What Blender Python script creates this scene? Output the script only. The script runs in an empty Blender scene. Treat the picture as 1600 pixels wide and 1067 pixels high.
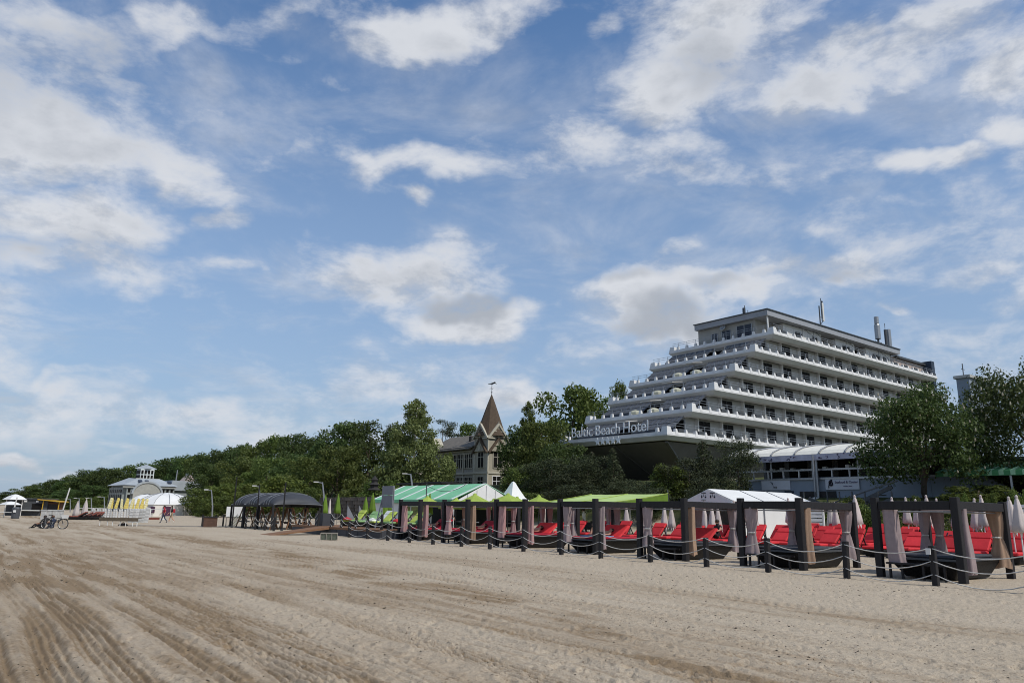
import bpy, bmesh, math, random
import numpy as np
from mathutils import Vector, Matrix, Euler
R = math.radians
scene = bpy.context.scene
COL = scene.collection
# ------------------------------------------------------------------ camera
F, ROLL, EYE = 1160.0, 0.018, 1.7
PITCH = math.atan(266.5 / F)
cp, sp = math.cos(PITCH), math.sin(PITCH)
fw = Vector((0, cp, sp)); rt = Vector((1, 0, 0)); up = Vector((0, -sp, cp))
cr, sr = math.cos(ROLL), math.sin(ROLL)
r2 = rt * cr + up * sr; u2 = up * cr - rt * sr
cam_data = bpy.data.cameras.new('camera')
cam_data.sensor_width = 36; cam_data.lens = 36 * F / 1600
cam_data.clip_start = 0.1; cam_data.clip_end = 20000
cam = bpy.data.objects.new('camera', cam_data); COL.objects.link(cam)
M3 = Matrix((r2, u2, -fw)).transposed()
cam.matrix_world = Matrix.Translation((0, 0, EYE)) @ M3.to_4x4()
scene.camera = cam
scene.view_settings.view_transform = 'Standard'; scene.view_settings.look = 'None'
scene.view_settings.gamma = 1; scene.view_settings.use_curve_mapping = False
scene.view_settings.exposure = 0.67
scene.cycles.pixel_filter_type = 'BLACKMAN_HARRIS'; scene.cycles.filter_width = 1.0
# ------------------------------------------------------------------ sun and sky
SUN_AZ, SUN_EL = R(128), R(50)          # azimuth from +Y towards +X
sd = bpy.data.lights.new('sun', 'SUN'); sd.energy = 2.0; sd.angle = R(1.5); sd.color = (1.0, 0.95, 0.87)
sun = bpy.data.objects.new('sun', sd); COL.objects.link(sun)
sv = Vector((math.sin(SUN_AZ) * math.cos(SUN_EL), math.cos(SUN_AZ) * math.cos(SUN_EL), math.sin(SUN_EL)))
sun.rotation_euler = sv.to_track_quat('Z', 'Y').to_euler(); sun.location = sv * 300
def pixdir(px, py):
    a, b = px - 800, py - 533.5
    u = cr * a + sr * b; v = -sr * a + cr * b
    return (rt * (u / F) + fw - up * (v / F))
world = bpy.data.worlds.new('World'); scene.world = world; world.use_nodes = True
SKY_STRENGTH = 0.1
def build_world():
    nt = world.node_tree; N = nt.nodes; L = nt.links; N.clear()
    out = N.new('ShaderNodeOutputWorld'); bg = N.new('ShaderNodeBackground'); L.new(bg.outputs[0], out.inputs[0])
    bg.inputs['Strength'].default_value = SKY_STRENGTH
    sky = N.new('ShaderNodeTexSky'); sky.sky_type = 'NISHITA'; sky.sun_disc = False
    sky.sun_elevation = SUN_EL; sky.sun_rotation = SUN_AZ
    sky.air_density = 1.0; sky.dust_density = 0.7; sky.ozone_density = 2.2
    tc = N.new('ShaderNodeTexCoord')
    def math_(op, a, b=None, c=None, clamp=False):
        n = N.new('ShaderNodeMath'); n.operation = op; n.use_clamp = clamp
        for i, x in enumerate((a, b, c)):
            if x is None: continue
            if isinstance(x, (int, float)): n.inputs[i].default_value = x
            else: L.new(x, n.inputs[i])
        return n.outputs[0]
    def vmath(op, a, b=None, scale=None):
        n = N.new('ShaderNodeVectorMath'); n.operation = op
        for i, x in enumerate((a, b)):
            if x is None: continue
            if isinstance(x, (tuple, Vector)): n.inputs[i].default_value = x
            else: L.new(x, n.inputs[i])
        if scale is not None:
            if isinstance(scale, (int, float)): n.inputs['Scale'].default_value = scale
            else: L.new(scale, n.inputs['Scale'])
        return n.outputs['Value'] if op in ('LENGTH', 'DOT_PRODUCT') else n.outputs[0]
    def noise(vec, scale, detail, rough, lac=2.0, dist=0.0):
        n = N.new('ShaderNodeTexNoise'); n.noise_dimensions = '3D'
        n.inputs['Scale'].default_value = scale; n.inputs['Detail'].default_value = detail
        n.inputs['Roughness'].default_value = rough; n.inputs['Lacunarity'].default_value = lac
        n.inputs['Distortion'].default_value = dist
        L.new(vec, n.inputs['Vector']); return n
    def ramp(x, a, b, lo=0.0, hi=1.0, kind='SMOOTHSTEP'):
        n = N.new('ShaderNodeMapRange'); n.interpolation_type = kind; n.clamp = True
        L.new(x, n.inputs[0])
        n.inputs[1].default_value = a; n.inputs[2].default_value = b
        n.inputs[3].default_value = lo; n.inputs[4].default_value = hi
        return n.outputs[0]
    D = tc.outputs['Generated']
    sep = N.new('ShaderNodeSeparateXYZ'); L.new(D, sep.inputs[0])
    h = math_('ADD', math_('MAXIMUM', sep.outputs[2], 0.0), 0.16)
    inv = math_('DIVIDE', 1.0, h)
    P = vmath('SCALE', D, scale=inv)                       # cloud-layer coordinates: clouds flatten towards the horizon
    wob = noise(D, 9.0, 3.0, 0.55)
    wv = vmath('SCALE', vmath('SUBTRACT', wob.outputs['Color'], (0.5, 0.5, 0.5)), scale=0.11)
    Dw = vmath('ADD', D, wv)
    # each cloud bank: an ellipse of the sky (pixel centre, radii, tilt, weight)
    banks = [
        (40, 190, 260, 110, 8, 1.0), (250, 250, 135, 50, 22, 1.0), (185, 130, 70, 40, 20, .7), (60, 60, 150, 80, 0, .62), (275, 30, 70, 36, 10, .8),
        (70, 335, 170, 52, 8, 1.0), (130, 415, 150, 40, 5, .85), (120, 445, 50, 18, 0, .7), (350, 340, 60, 24, -8, .8), (350, 422, 100, 18, 4, .75),
        (680, 35, 150, 52, -8, 1.0), (560, 70, 60, 34, 0, .7), (440, 40, 60, 40, 0, .5), (345, 125, 40, 22, 0, .5), (450, 105, 26, 14, 0, .4),
        (1130, 60, 150, 95, 0, 1.05), (1085, 135, 170, 60, 0, .95), (1370, 80, 170, 50, -22, 1.0), (1290, 135, 140, 46, -8, .95), (960, 45, 60, 18, -15, .75),
        (690, 262, 160, 34, 0, .72), (960, 225, 240, 62, 0, .72), (1140, 270, 230, 46, 0, .72), (580, 270, 50, 36, 0, .7), (800, 190, 130, 30, 0, .62),
        (1450, 258, 62, 24, -6, 1.0), (1580, 105, 60, 60, -20, .9), (1575, 215, 60, 34, 0, .85), (1400, 180, 60, 30, 0, .6), (660, 332, 34, 14, 0, .65),
        (630, 440, 230, 72, 4, 1.0), (740, 495, 140, 44, 0, .95), (700, 385, 90, 26, 8, .75), (1030, 465, 170, 66, -10, 1.05), (1250, 425, 140, 40, 0, 1.0),
        (1070, 520, 130, 46, 0, .9), (1070, 405, 60, 24, -10, .8), (1180, 460, 110, 36, 0, .95), (1400, 482, 34, 14, 0, .9), (1520, 425, 56, 26, 0, .72), (1520, 530, 80, 20, 0, .6),
        (200, 640, 460, 60, 2, .72), (640, 600, 280, 60, 2, .72), (800, 622, 110, 30, -4, .95), (130, 577, 120, 14, 2, .6), (700, 570, 150, 34, 0, .6),
        (18, 713, 42, 16, 0, 1.0), (105, 740, 56, 12, -4, .85), (1500, 380, 260, 110, -10, .5), (1300, 330, 200, 40, 0, .5), (1480, 590, 160, 50, 0, .58), (900, 560, 120, 40, 0, .62),
        (-250, 200, 260, 150, 0, 1.0), (-150, 500, 200, 60, 0, .8), (1850, 180, 220, 90, 0, .95), (1800, 480, 170, 50, 0, .9),
        (300, -180, 260, 90, 10, .9), (1000, -220, 330, 110, 0, 1.0), (1600, -150, 200, 80, 0, .8)]
    greys = [(735, 470, 110, 30, 0, 1.1), (640, 430, 160, 30, 0, .5), (60, 690, 200, 20, 0, .4), (560, 458, 50, 16, 0, .6), (1030, 500, 110, 40, 0, 1.0), (1260, 432, 90, 22, 0, .9), (1110, 455, 70, 20, 0, .7), (1120, 100, 90, 60, 0, .75), (1000, 440, 70, 18, 0, .6),
        (90, 110, 150, 70, 0, .6), (120, 395, 150, 34, 0, .6), (160, 225, 150, 40, 0, .45), (800, 632, 60, 14, 0, .5), (700, 60, 60, 30, 0, .35), (1420, 65, 70, 26, 0, .3)]
    def field(banks):
      acc = None
      for (cx, cy, rx, ry, tilt, w) in banks:
          f0 = pixdir(cx, cy).normalized()
          a = (pixdir(cx + 4, cy) - pixdir(cx - 4, cy)); a = (a - f0 * a.dot(f0)).normalized()
          b = f0.cross(a); t = R(tilt)
          # image y grows downwards: b points up or down, settle the sign
          if (pixdir(cx, cy + 4) - pixdir(cx, cy - 4)).dot(b) < 0: b = -b
          ax = (a * math.cos(t) + b * math.sin(t)); ay = (b * math.cos(t) - a * math.sin(t))
          k = F / pixdir(cx, cy).length
          m = N.new('ShaderNodeCombineXYZ')
          d = vmath('SUBTRACT', Dw, tuple(f0))
          L.new(vmath('DOT_PRODUCT', d, tuple(ax * (k / rx))), m.inputs[0])
          L.new(vmath('DOT_PRODUCT', d, tuple(ay * (k / ry))), m.inputs[1])
          L.new(vmath('DOT_PRODUCT', d, tuple(f0 * (k / 400.0))), m.inputs[2])
          ln = vmath('LENGTH', m.outputs[0])
          v = ramp(ln, 1.55, 0.0, 0.0, w, 'SMOOTHERSTEP')
          acc = v if acc is None else math_('SMOOTH_MAX', acc, v, 0.12)
      return acc
    acc = field(banks); grey = field(greys)
    # the rest of the sky goes on the same way
    big = noise(P, 1.1, 3.0, 0.5)
    behind = ramp(sep.outputs[1], 0.25, -0.1)
    rest = math_('MULTIPLY', ramp(big.outputs[0], 0.40, 0.66), math_('MULTIPLY', behind, 0.9))
    acc = math_('MAXIMUM', acc, rest)
    Dn = vmath('MULTIPLY', D, (1.0, 1.0, 2.0)); n1 = noise(Dn, 8.5, 10.0, 0.60, 2.1, 0.15); veil = noise(P, 2.6, 9.0, 0.62, 2.0, 0.4)
    n2 = noise(P, 1.5, 3.0, 0.5)
    dens = math_('ADD', acc, math_('MULTIPLY', math_('SUBTRACT', n1.outputs[0], 0.5), 2.15))
    dens = math_('ADD', dens, math_('MULTIPLY', math_('SUBTRACT', n2.outputs[0], 0.5), 0.35))
    mask = math_('MAXIMUM', ramp(dens, 0.24, 1.10, 0.0, 0.97), ramp(math_('ADD', veil.outputs[0], math_('MULTIPLY', acc, 0.16)), 0.46, 0.84, 0.0, 0.55))
    haze = ramp(sep.outputs[2], 0.60, 0.0, 0.0, 0.9, 'LINEAR')
    # cloud tone: bright tops, greyer thick cores
    Psh = vmath('ADD', P, (0.06, -0.05, 0.03))
    n3 = noise(Psh, 2.6, 6.0, 0.55)
    core = math_('MAXIMUM', math_('MULTIPLY', math_('MULTIPLY', ramp(dens, 0.80, 1.30), ramp(n3.outputs[0], 0.40, 0.64)), 0.45), ramp(math_('ADD', grey, math_('MULTIPLY', math_('SUBTRACT', n1.outputs[0], 0.5), 1.4)), 0.22, 1.05, 0.0, 0.95))
    cc = N.new('ShaderNodeMix'); cc.data_type = 'RGBA'
    n1b = noise(vmath('ADD', Dn, (0.020, -0.018, 0.045)), 8.5, 10.0, 0.60, 2.1, 0.15); rel = ramp(math_('SUBTRACT', n1b.outputs[0], n1.outputs[0]), -0.02, 0.16, 0.0, 0.62, 'LINEAR'); core = math_('MAXIMUM', core, rel); L.new(core, cc.inputs[0]); cc.inputs[6].default_value = (4.35, 4.5, 4.8, 1); cc.inputs[7].default_value = (2.55, 2.75, 3.1, 1)
    hz = N.new('ShaderNodeMix'); hz.data_type = 'RGBA'
    tint = vmath('MULTIPLY', sky.outputs[0], (.66, .82, .93)); L.new(haze, hz.inputs[0]); L.new(tint, hz.inputs[6]); hz.inputs[7].default_value = (2.15, 2.7, 3.55, 1)
    mx = N.new('ShaderNodeMix'); mx.data_type = 'RGBA'
    L.new(mask, mx.inputs[0]); L.new(hz.outputs[2], mx.inputs[6]); L.new(cc.outputs[2], mx.inputs[7])
    L.new(mx.outputs[2], bg.inputs['Color'])
    world.cycles.sampling_method = 'MANUAL'; world.cycles.sample_map_resolution = 512
build_world()
# ------------------------------------------------------------------ beach frame: d = metres inland from the rope fence, s = metres along the beach
PHI = R(37.92)
E2 = Vector((math.cos(PHI), math.sin(PHI), 0)); E1 = Vector((-math.sin(PHI), math.cos(PHI), 0)); O0 = Vector((11.25, 20.53, 0))
def B(d, s, z=0.0): return O0 + E2 * d + E1 * s + Vector((0, 0, z))
def sst(a, b, x):
    t = np.clip((np.asarray(x, float) - a) / (b - a), 0, 1); return t * t * (3 - 2 * t)
def terrain(d, s):
    d = np.asarray(d, float); s = np.asarray(s, float)
    dd = d - 7 * sst(95, 150, s)
    z = .22 * sst(5, 10, dd) + .35 * sst(11, 19, dd) + 2.5 * sst(20, 28, dd) + 2.3 * sst(29, 42, dd) + 3.0 * sst(48, 90, dd)
    z = z + 5.0 * sst(30, 75, dd) * sst(85, 150, s) * (1 - .6 * sst(260, 420, s))
    return z
def seen(px, py, d):
    """point of the plane d that shows at a photo pixel -> (s, z)"""
    r = pixdir(px, py); t = (d + O0.dot(E2)) / r.dot(E2); p = r * t
    return (p - O0).dot(E1), p.z + EYE
# ------------------------------------------------------------------ materials
MATS = {}
def mat(name, col, rough=.7, var=.18, scale=4.0, bump=0.0, bscale=30.0, metal=0.0, spec=.3, trans=0.0, objvar=0.0, stretch=None):
    if name in MATS: return MATS[name]
    m = bpy.data.materials.new(name); m.use_nodes = True; nt = m.node_tree; N = nt.nodes; L = nt.links
    b = N['Principled BSDF']; b.inputs['Roughness'].default_value = rough; b.inputs['Metallic'].default_value = metal
    b.inputs['Specular IOR Level'].default_value = spec
    tc = N.new('ShaderNodeTexCoord'); vec = tc.outputs['Object']
    if stretch:
        mp = N.new('ShaderNodeMapping'); mp.inputs['Scale'].default_value = stretch; L.new(vec, mp.inputs[0]); vec = mp.outputs[0]
    n = N.new('ShaderNodeTexNoise'); n.inputs['Scale'].default_value = scale; n.inputs['Detail'].default_value = 6; n.inputs['Roughness'].default_value = .6
    L.new(vec, n.inputs['Vector'])
    mr = N.new('ShaderNodeMapRange'); L.new(n.outputs[0], mr.inputs[0])
    mr.inputs[1].default_value = .25; mr.inputs[2].default_value = .75; mr.inputs[3].default_value = 1 - var; mr.inputs[4].default_value = 1 + var
    val = mr.outputs[0]
    if objvar:
        oi = N.new('ShaderNodeObjectInfo'); m2 = N.new('ShaderNodeMapRange'); L.new(oi.outputs['Random'], m2.inputs[0])
        m2.inputs[3].default_value = 1 - objvar; m2.inputs[4].default_value = 1 + objvar
        mm = N.new('ShaderNodeMath'); mm.operation = 'MULTIPLY'; L.new(val, mm.inputs[0]); L.new(m2.outputs[0], mm.inputs[1]); val = mm.outputs[0]
    vm = N.new('ShaderNodeVectorMath'); vm.operation = 'SCALE'; vm.inputs[0].default_value = col[:3]; L.new(val, vm.inputs['Scale'])
    L.new(vm.outputs[0], b.inputs['Base Color'])
    if bump:
        n2 = N.new('ShaderNodeTexNoise'); n2.inputs['Scale'].default_value = bscale; n2.inputs['Detail'].default_value = 4; L.new(vec, n2.inputs['Vector'])
        bp = N.new('ShaderNodeBump'); bp.inputs['Strength'].default_value = bump; bp.inputs['Distance'].default_value = .02
        L.new(n2.outputs[0], bp.inputs['Height']); L.new(bp.outputs[0], b.inputs['Normal'])
    if trans:
        tr = N.new('ShaderNodeBsdfTranslucent'); L.new(vm.outputs[0], tr.inputs[0]); ms = N.new('ShaderNodeMixShader'); ms.inputs[0].default_value = trans
        L.new(b.outputs[0], ms.inputs[1]); L.new(tr.outputs[0], ms.inputs[2]); L.new(ms.outputs[0], N['Material Output'].inputs[0])
    MATS[name] = m; return m
def leafmat(name, col, col2, rough=.6, trans=.36):
    m = bpy.data.materials.new(name); m.use_nodes = True; nt = m.node_tree; N = nt.nodes; L = nt.links
    b = N['Principled BSDF']; b.inputs['Roughness'].default_value = rough; b.inputs['Specular IOR Level'].default_value = .25
    at = N.new('ShaderNodeAttribute'); at.attribute_name = 'leafv'
    oi = N.new('ShaderNodeObjectInfo')
    mx = N.new('ShaderNodeMix'); mx.data_type = 'RGBA'; L.new(at.outputs['Fac'], mx.inputs[0])
    mx.inputs[6].default_value = (*col, 1); mx.inputs[7].default_value = (*col2, 1)
    hs = N.new('ShaderNodeHueSaturation'); L.new(mx.outputs[2], hs.inputs['Color'])
    def mr(a, b_):
        q = N.new('ShaderNodeMapRange'); L.new(oi.outputs['Random'], q.inputs[0]); q.inputs[3].default_value = a; q.inputs[4].default_value = b_; return q.outputs[0]
    L.new(mr(.485, .515), hs.inputs['Hue']); L.new(mr(.78, 1.22), hs.inputs['Value'])
    L.new(hs.outputs[0], b.inputs['Base Color'])
    tr = N.new('ShaderNodeBsdfTranslucent'); L.new(hs.outputs[0], tr.inputs[0]); ms = N.new('ShaderNodeMixShader'); ms.inputs[0].default_value = trans
    L.new(b.outputs[0], ms.inputs[1]); L.new(tr.outputs[0], ms.inputs[2]); L.new(ms.outputs[0], N['Material Output'].inputs[0])
    MATS[name] = m; return m
# ------------------------------------------------------------------ mesh helpers
class MB:
    def __init__(s): s.v = []; s.f = []
    def add(s, vs, fs):
        o = len(s.v); s.v += [tuple(v) for v in vs]; s.f += [tuple(i + o for i in f) for f in fs]; return s
    def box(s, x0, x1, y0, y1, z0, z1):
        return s.hexa([(x0, y0, z0), (x1, y0, z0), (x1, y1, z0), (x0, y1, z0), (x0, y0, z1), (x1, y0, z1), (x1, y1, z1), (x0, y1, z1)])
    def hexa(s, p): return s.add(p, [(0, 3, 2, 1), (4, 5, 6, 7), (0, 1, 5, 4), (1, 2, 6, 5), (2, 3, 7, 6), (3, 0, 4, 7)])
    def bar(s, a, b, w, h=None):
        a = Vector(a); b = Vector(b); h = h or w; d = (b - a).normalized()
        x = d.cross(Vector((0, 0, 1)));
        if x.length < 1e-4: x = Vector((1, 0, 0))
        x.normalize(); y = x.cross(d).normalized(); x = x * (w / 2); y = y * (h / 2)
        return s.hexa([a - x - y, a + x - y, a + x + y, a - x + y, b - x - y, b + x - y, b + x + y, b - x + y])
    def prism(s, poly, ax, a, b):
        """2-D polygon swept along axis ax from a to b"""
        n = len(poly)
        def pt(p, t):
            return {'x': (t, p[0], p[1]), 'y': (p[0], t, p[1]), 'z': (p[0], p[1], t)}[ax]
        vs = [pt(p, a) for p in poly] + [pt(p, b) for p in poly]
        fs = [tuple(range(n)), tuple(range(2 * n - 1, n - 1, -1))] + [(i, i + n, (i + 1) % n + n, (i + 1) % n) for i in range(n)]
        return s.add(vs, fs)
    def tube(s, path, rad, n=6, cap=True):
        path = [Vector(p) for p in path]; m = len(path)
        rads = rad if isinstance(rad, (list, tuple)) else [rad] * m
        vs = []
        for i, p in enumerate(path):
            d = (path[min(i + 1, m - 1)] - path[max(i - 1, 0)]).normalized()
            x = d.cross(Vector((.02, .01, 1)));
            if x.length < 1e-3: x = d.cross(Vector((1, 0, 0)))
            x.normalize(); y = d.cross(x)
            for k in range(n):
                t = 2 * math.pi * k / n; vs.append(p + (x * math.cos(t) + y * math.sin(t)) * rads[i])
        fs = [(i * n + k, i * n + (k + 1) % n, (i + 1) * n + (k + 1) % n, (i + 1) * n + k) for i in range(m - 1) for k in range(n)]
        if cap: fs += [tuple(range(n - 1, -1, -1)), tuple((m - 1) * n + k for k in range(n))]
        return s.add(vs, fs)
    def lathe(s, prof, n=12, c=(0, 0, 0), fold=0.0, nf=0, sx=1.0):
        """profile of (radius, z)"""
        vs = []
        for (r, z) in prof:
            for k in range(n):
                t = 2 * math.pi * k / n; rr = r * (1 + fold * math.cos(nf * t)) if nf else r
                vs.append((c[0] + rr * math.cos(t) * sx, c[1] + rr * math.sin(t), c[2] + z))
        m = len(prof)
        fs = [(i * n + k, i * n + (k + 1) % n, (i + 1) * n + (k + 1) % n, (i + 1) * n + k) for i in range(m - 1) for k in range(n)]
        fs += [tuple(range(n - 1, -1, -1)), tuple((m - 1) * n + k for k in range(n))]
        return s.add(vs, fs)
    def sheet(s, rows, th=0.0):
        """grid of points; th gives it thickness along its normal direction (z)"""
        m, n = len(rows), len(rows[0])
        vs = [p for r in rows for p in r]
        s.add(vs, [(i * n + j, i * n + j + 1, (i + 1) * n + j + 1, (i + 1) * n + j) for i in range(m - 1) for j in range(n - 1)])
        return s
    def ball(s, c, r, n=8, m=5, sc=(1, 1, 1)):
        pr = [(math.sin(math.pi * i / m) * r * .999 + 1e-4, -math.cos(math.pi * i / m) * r) for i in range(m + 1)]
        o = len(s.v); s.lathe(pr, n)
        s.v[o:] = [(c[0] + x * sc[0], c[1] + y * sc[1], c[2] + z * sc[2]) for (x, y, z) in s.v[o:]]
        return s
    def mesh(s, name, smooth=False):
        me = bpy.data.meshes.new(name); me.from_pydata([tuple(v) for v in s.v], [], s.f); me.update()
        bm = bmesh.new(); bm.from_mesh(me); bmesh.ops.recalc_face_normals(bm, faces=bm.faces); bm.to_mesh(me); bm.free()
        if smooth:
            for p in me.polygons: p.use_smooth = True
        return me
    def build(s, name, m, parent=None, smooth=False, loc=None, rz=None, bevel=0.0):
        me = s.mesh(name, smooth); me.materials.append(m if not isinstance(m, str) else MATS[m])
        o = bpy.data.objects.new(name, me); COL.objects.link(o)
        if parent: o.parent = parent
        if loc is not None: o.location = loc
        if rz is not None: o.rotation_euler.z = rz
        if bevel:
            md = o.modifiers.new('bevel', 'BEVEL'); md.width = bevel; md.segments = 1; md.limit_method = 'ANGLE'
        return o
def tag(o, label=None, cat=None, group=None, kind=None):
    if label: o['label'] = label
    if cat: o['category'] = cat
    if group: o['group'] = group
    if kind: o['kind'] = kind
    return o
def thing(name, label, cat, d, s, z=None, rz=0.0, group=None):
    o = bpy.data.objects.new(name, None); COL.objects.link(o); o.empty_display_size = .2
    if z is None: z = float(terrain(d, s))
    o.location = B(d, s, z); o.rotation_euler = (0, 0, PHI + rz)
    return tag(o, label, cat, group)
def dup(o, parent=None):
    c = o.copy(); COL.objects.link(c)
    if parent: c.parent = parent
    for k in list(o.children): dup(k, c)
    return c
def place(root, d, s, z=None, rz=0.0, label=None, group=None):
    if z is None: z = float(terrain(d, s))
    root.location = B(d, s, z); root.rotation_euler = (0, 0, PHI + rz)
    if label: root['label'] = label
    if group: root['group'] = group
    return root
def first(cands):
    return cands
# ------------------------------------------------------------------ ground: one sheet, fine near the camera
rng = np.random.default_rng(7)
GRID = {}
def vnoise(x, y, seed):
    """value noise, numpy"""
    if seed not in GRID: GRID[seed] = np.random.default_rng(seed).random((256, 256))
    g = GRID[seed]
    xi = np.floor(x).astype(int); yi = np.floor(y).astype(int); fx = x - xi; fy = y - yi
    fx = fx * fx * (3 - 2 * fx); fy = fy * fy * (3 - 2 * fy)
    a = g[xi % 256, yi % 256]; b = g[(xi + 1) % 256, yi % 256]; c = g[xi % 256, (yi + 1) % 256]; e = g[(xi + 1) % 256, (yi + 1) % 256]
    return (a * (1 - fx) + b * fx) * (1 - fy) + (c * (1 - fx) + e * fx) * fy
def fbm(x, y, seed, o=4):
    t = 0; a = .5
    for i in range(o):
        t = t + a * vnoise(x * 2 ** i, y * 2 ** i, seed + i); a *= .5
    return t / (1 - .5 ** o)
def sand_height(x, y):
    """relief of the trodden, driven-over sand; returns height and darkening from dampness and groove shade"""
    d = (x - O0.x) * E2.x + (y - O0.y) * E2.y; s = (x - O0.x) * E1.x + (y - O0.y) * E1.y
    r = np.hypot(x, y); near = 1 - sst(34, 75, r)
    beach = 1 - sst(-2.5, 1.5, d)
    h = .05 * (fbm(d * .25, s * .12, 11) - .5) + .03 * (fbm(d * .9, s * .5, 21) - .5) * near
    rough = 1 - .62 * sst(-16.5, -12.5, d)
    h = h + .05 * rough * (fbm(d * 2.6, s * 1.4, 31, 3) - .5) * near + .042 * rough * (fbm(d * 11, s * 5.5, 41, 3) - .5) * near
    wob = .9 * (fbm(s * .06 + 3, s * 0 + 1.5, 51, 2) - .5)
    damp_shade = np.zeros_like(x)
    for (d0, slope, w, amp, n, dm) in TRACKS:
        c = d0 + slope * (s + 5) + wob + .05 * np.sin(s * .7 + d0)
        q = (d - c) / w
        m = np.exp(-(q ** 4)) * (0.55 + .55 * sst(.3, .6, fbm(s * .22 + d0 * 7, d * .7, 61, 2)))
        g = np.cos(q * math.pi * n) * .5
        rib = np.cos(s * 2 * math.pi / .23 + np.abs(q) * 3) * (fbm(s * 2.5, d * 2.5, 71, 2))
        h = h + m * amp * near * (1.25 * g - .9 + .32 * rib) + .5 * amp * near * np.exp(-((np.abs(q) - 1.25) / .3) ** 2) * (fbm(s * 3, d * 3, 81, 2) + .3)
        damp_shade = np.maximum(damp_shade, 1.45 * dm * m * ((.25 + .95 * sst(.05, -.25, g)) * (1 - sst(9, 20, r)) + .75 * sst(9, 20, r)))  # groove darkening put into the colour, backing up the faint relief shade
    c = -14.2 + 2.6 * sst(-6, 6, s) + 2.2 * sst(6, 26, s) + 1.2 * (fbm(s * .18, s * 0, 91, 3) - .5)
    wd = .55 + .75 * sst(-4, 14, s)
    band = np.exp(-((d - c) / wd) ** 2) * sst(.22, .5, fbm(s * .5, d * .8, 95, 4))
    pat = sst(.50, .68, fbm(s * .07 + 8, d * .5 + 3, 97, 5)) * sst(-2, -7, d) * .6
    left = sst(-14.5, -18.5, d + .06 * (s + 9)) * .85 + sst(-17, -30, d) * .3
    fine = fbm(d * 5, s * .45, 301, 4)
    damp_shade = np.clip(np.maximum(damp_shade, np.maximum(band * 1.15, pat)) + left * (.42 + 1.0 * (fbm(d * 2.4, s * .12, 99, 4) - .35)), 0, 1)
    damp_shade = damp_shade * (.55 + .9 * sst(.36, .62, fine)) * .85
    damp_shade = damp_shade * (1 - sst(-3, 0, d))
    return h, damp_shade, d, s
TRACKS = [(-20.6, .00, .24, .045, 4, .75), (-19.6, .02, .26, .045, 5, .85), (-21.4, .01, .3, .055, 5, .9), (-20.1, .015, .2, .04, 4, .8), (-18.2, .02, .24, .03, 5, .6), (-17.3, .02, .22, .03, 4, .5), (-15.7, .03, .2, .024, 4, .5), (-13.1, .06, .22, .02, 4, .4), (-11.3, .05, .22, .02, 4, .35), (-18.75, .01, .2, .03, 3, .6), (-17.75, .02, .30, .045, 6, .85),
          (-16.9, .02, .16, .014, 3, .2), (-16.1, .03, .28, .036, 6, .6), (-15.2, .03, .18, .015, 3, .25), (-14.55, .05, .32, .040, 6, .75),
          (-13.6, .06, .2, .016, 3, .25), (-12.2, .07, .3, .018, 5, .25), (-10.2, .05, .24, .016, 4, .2), (-7.6, .03, .25, .014, 4, .12)]
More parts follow.
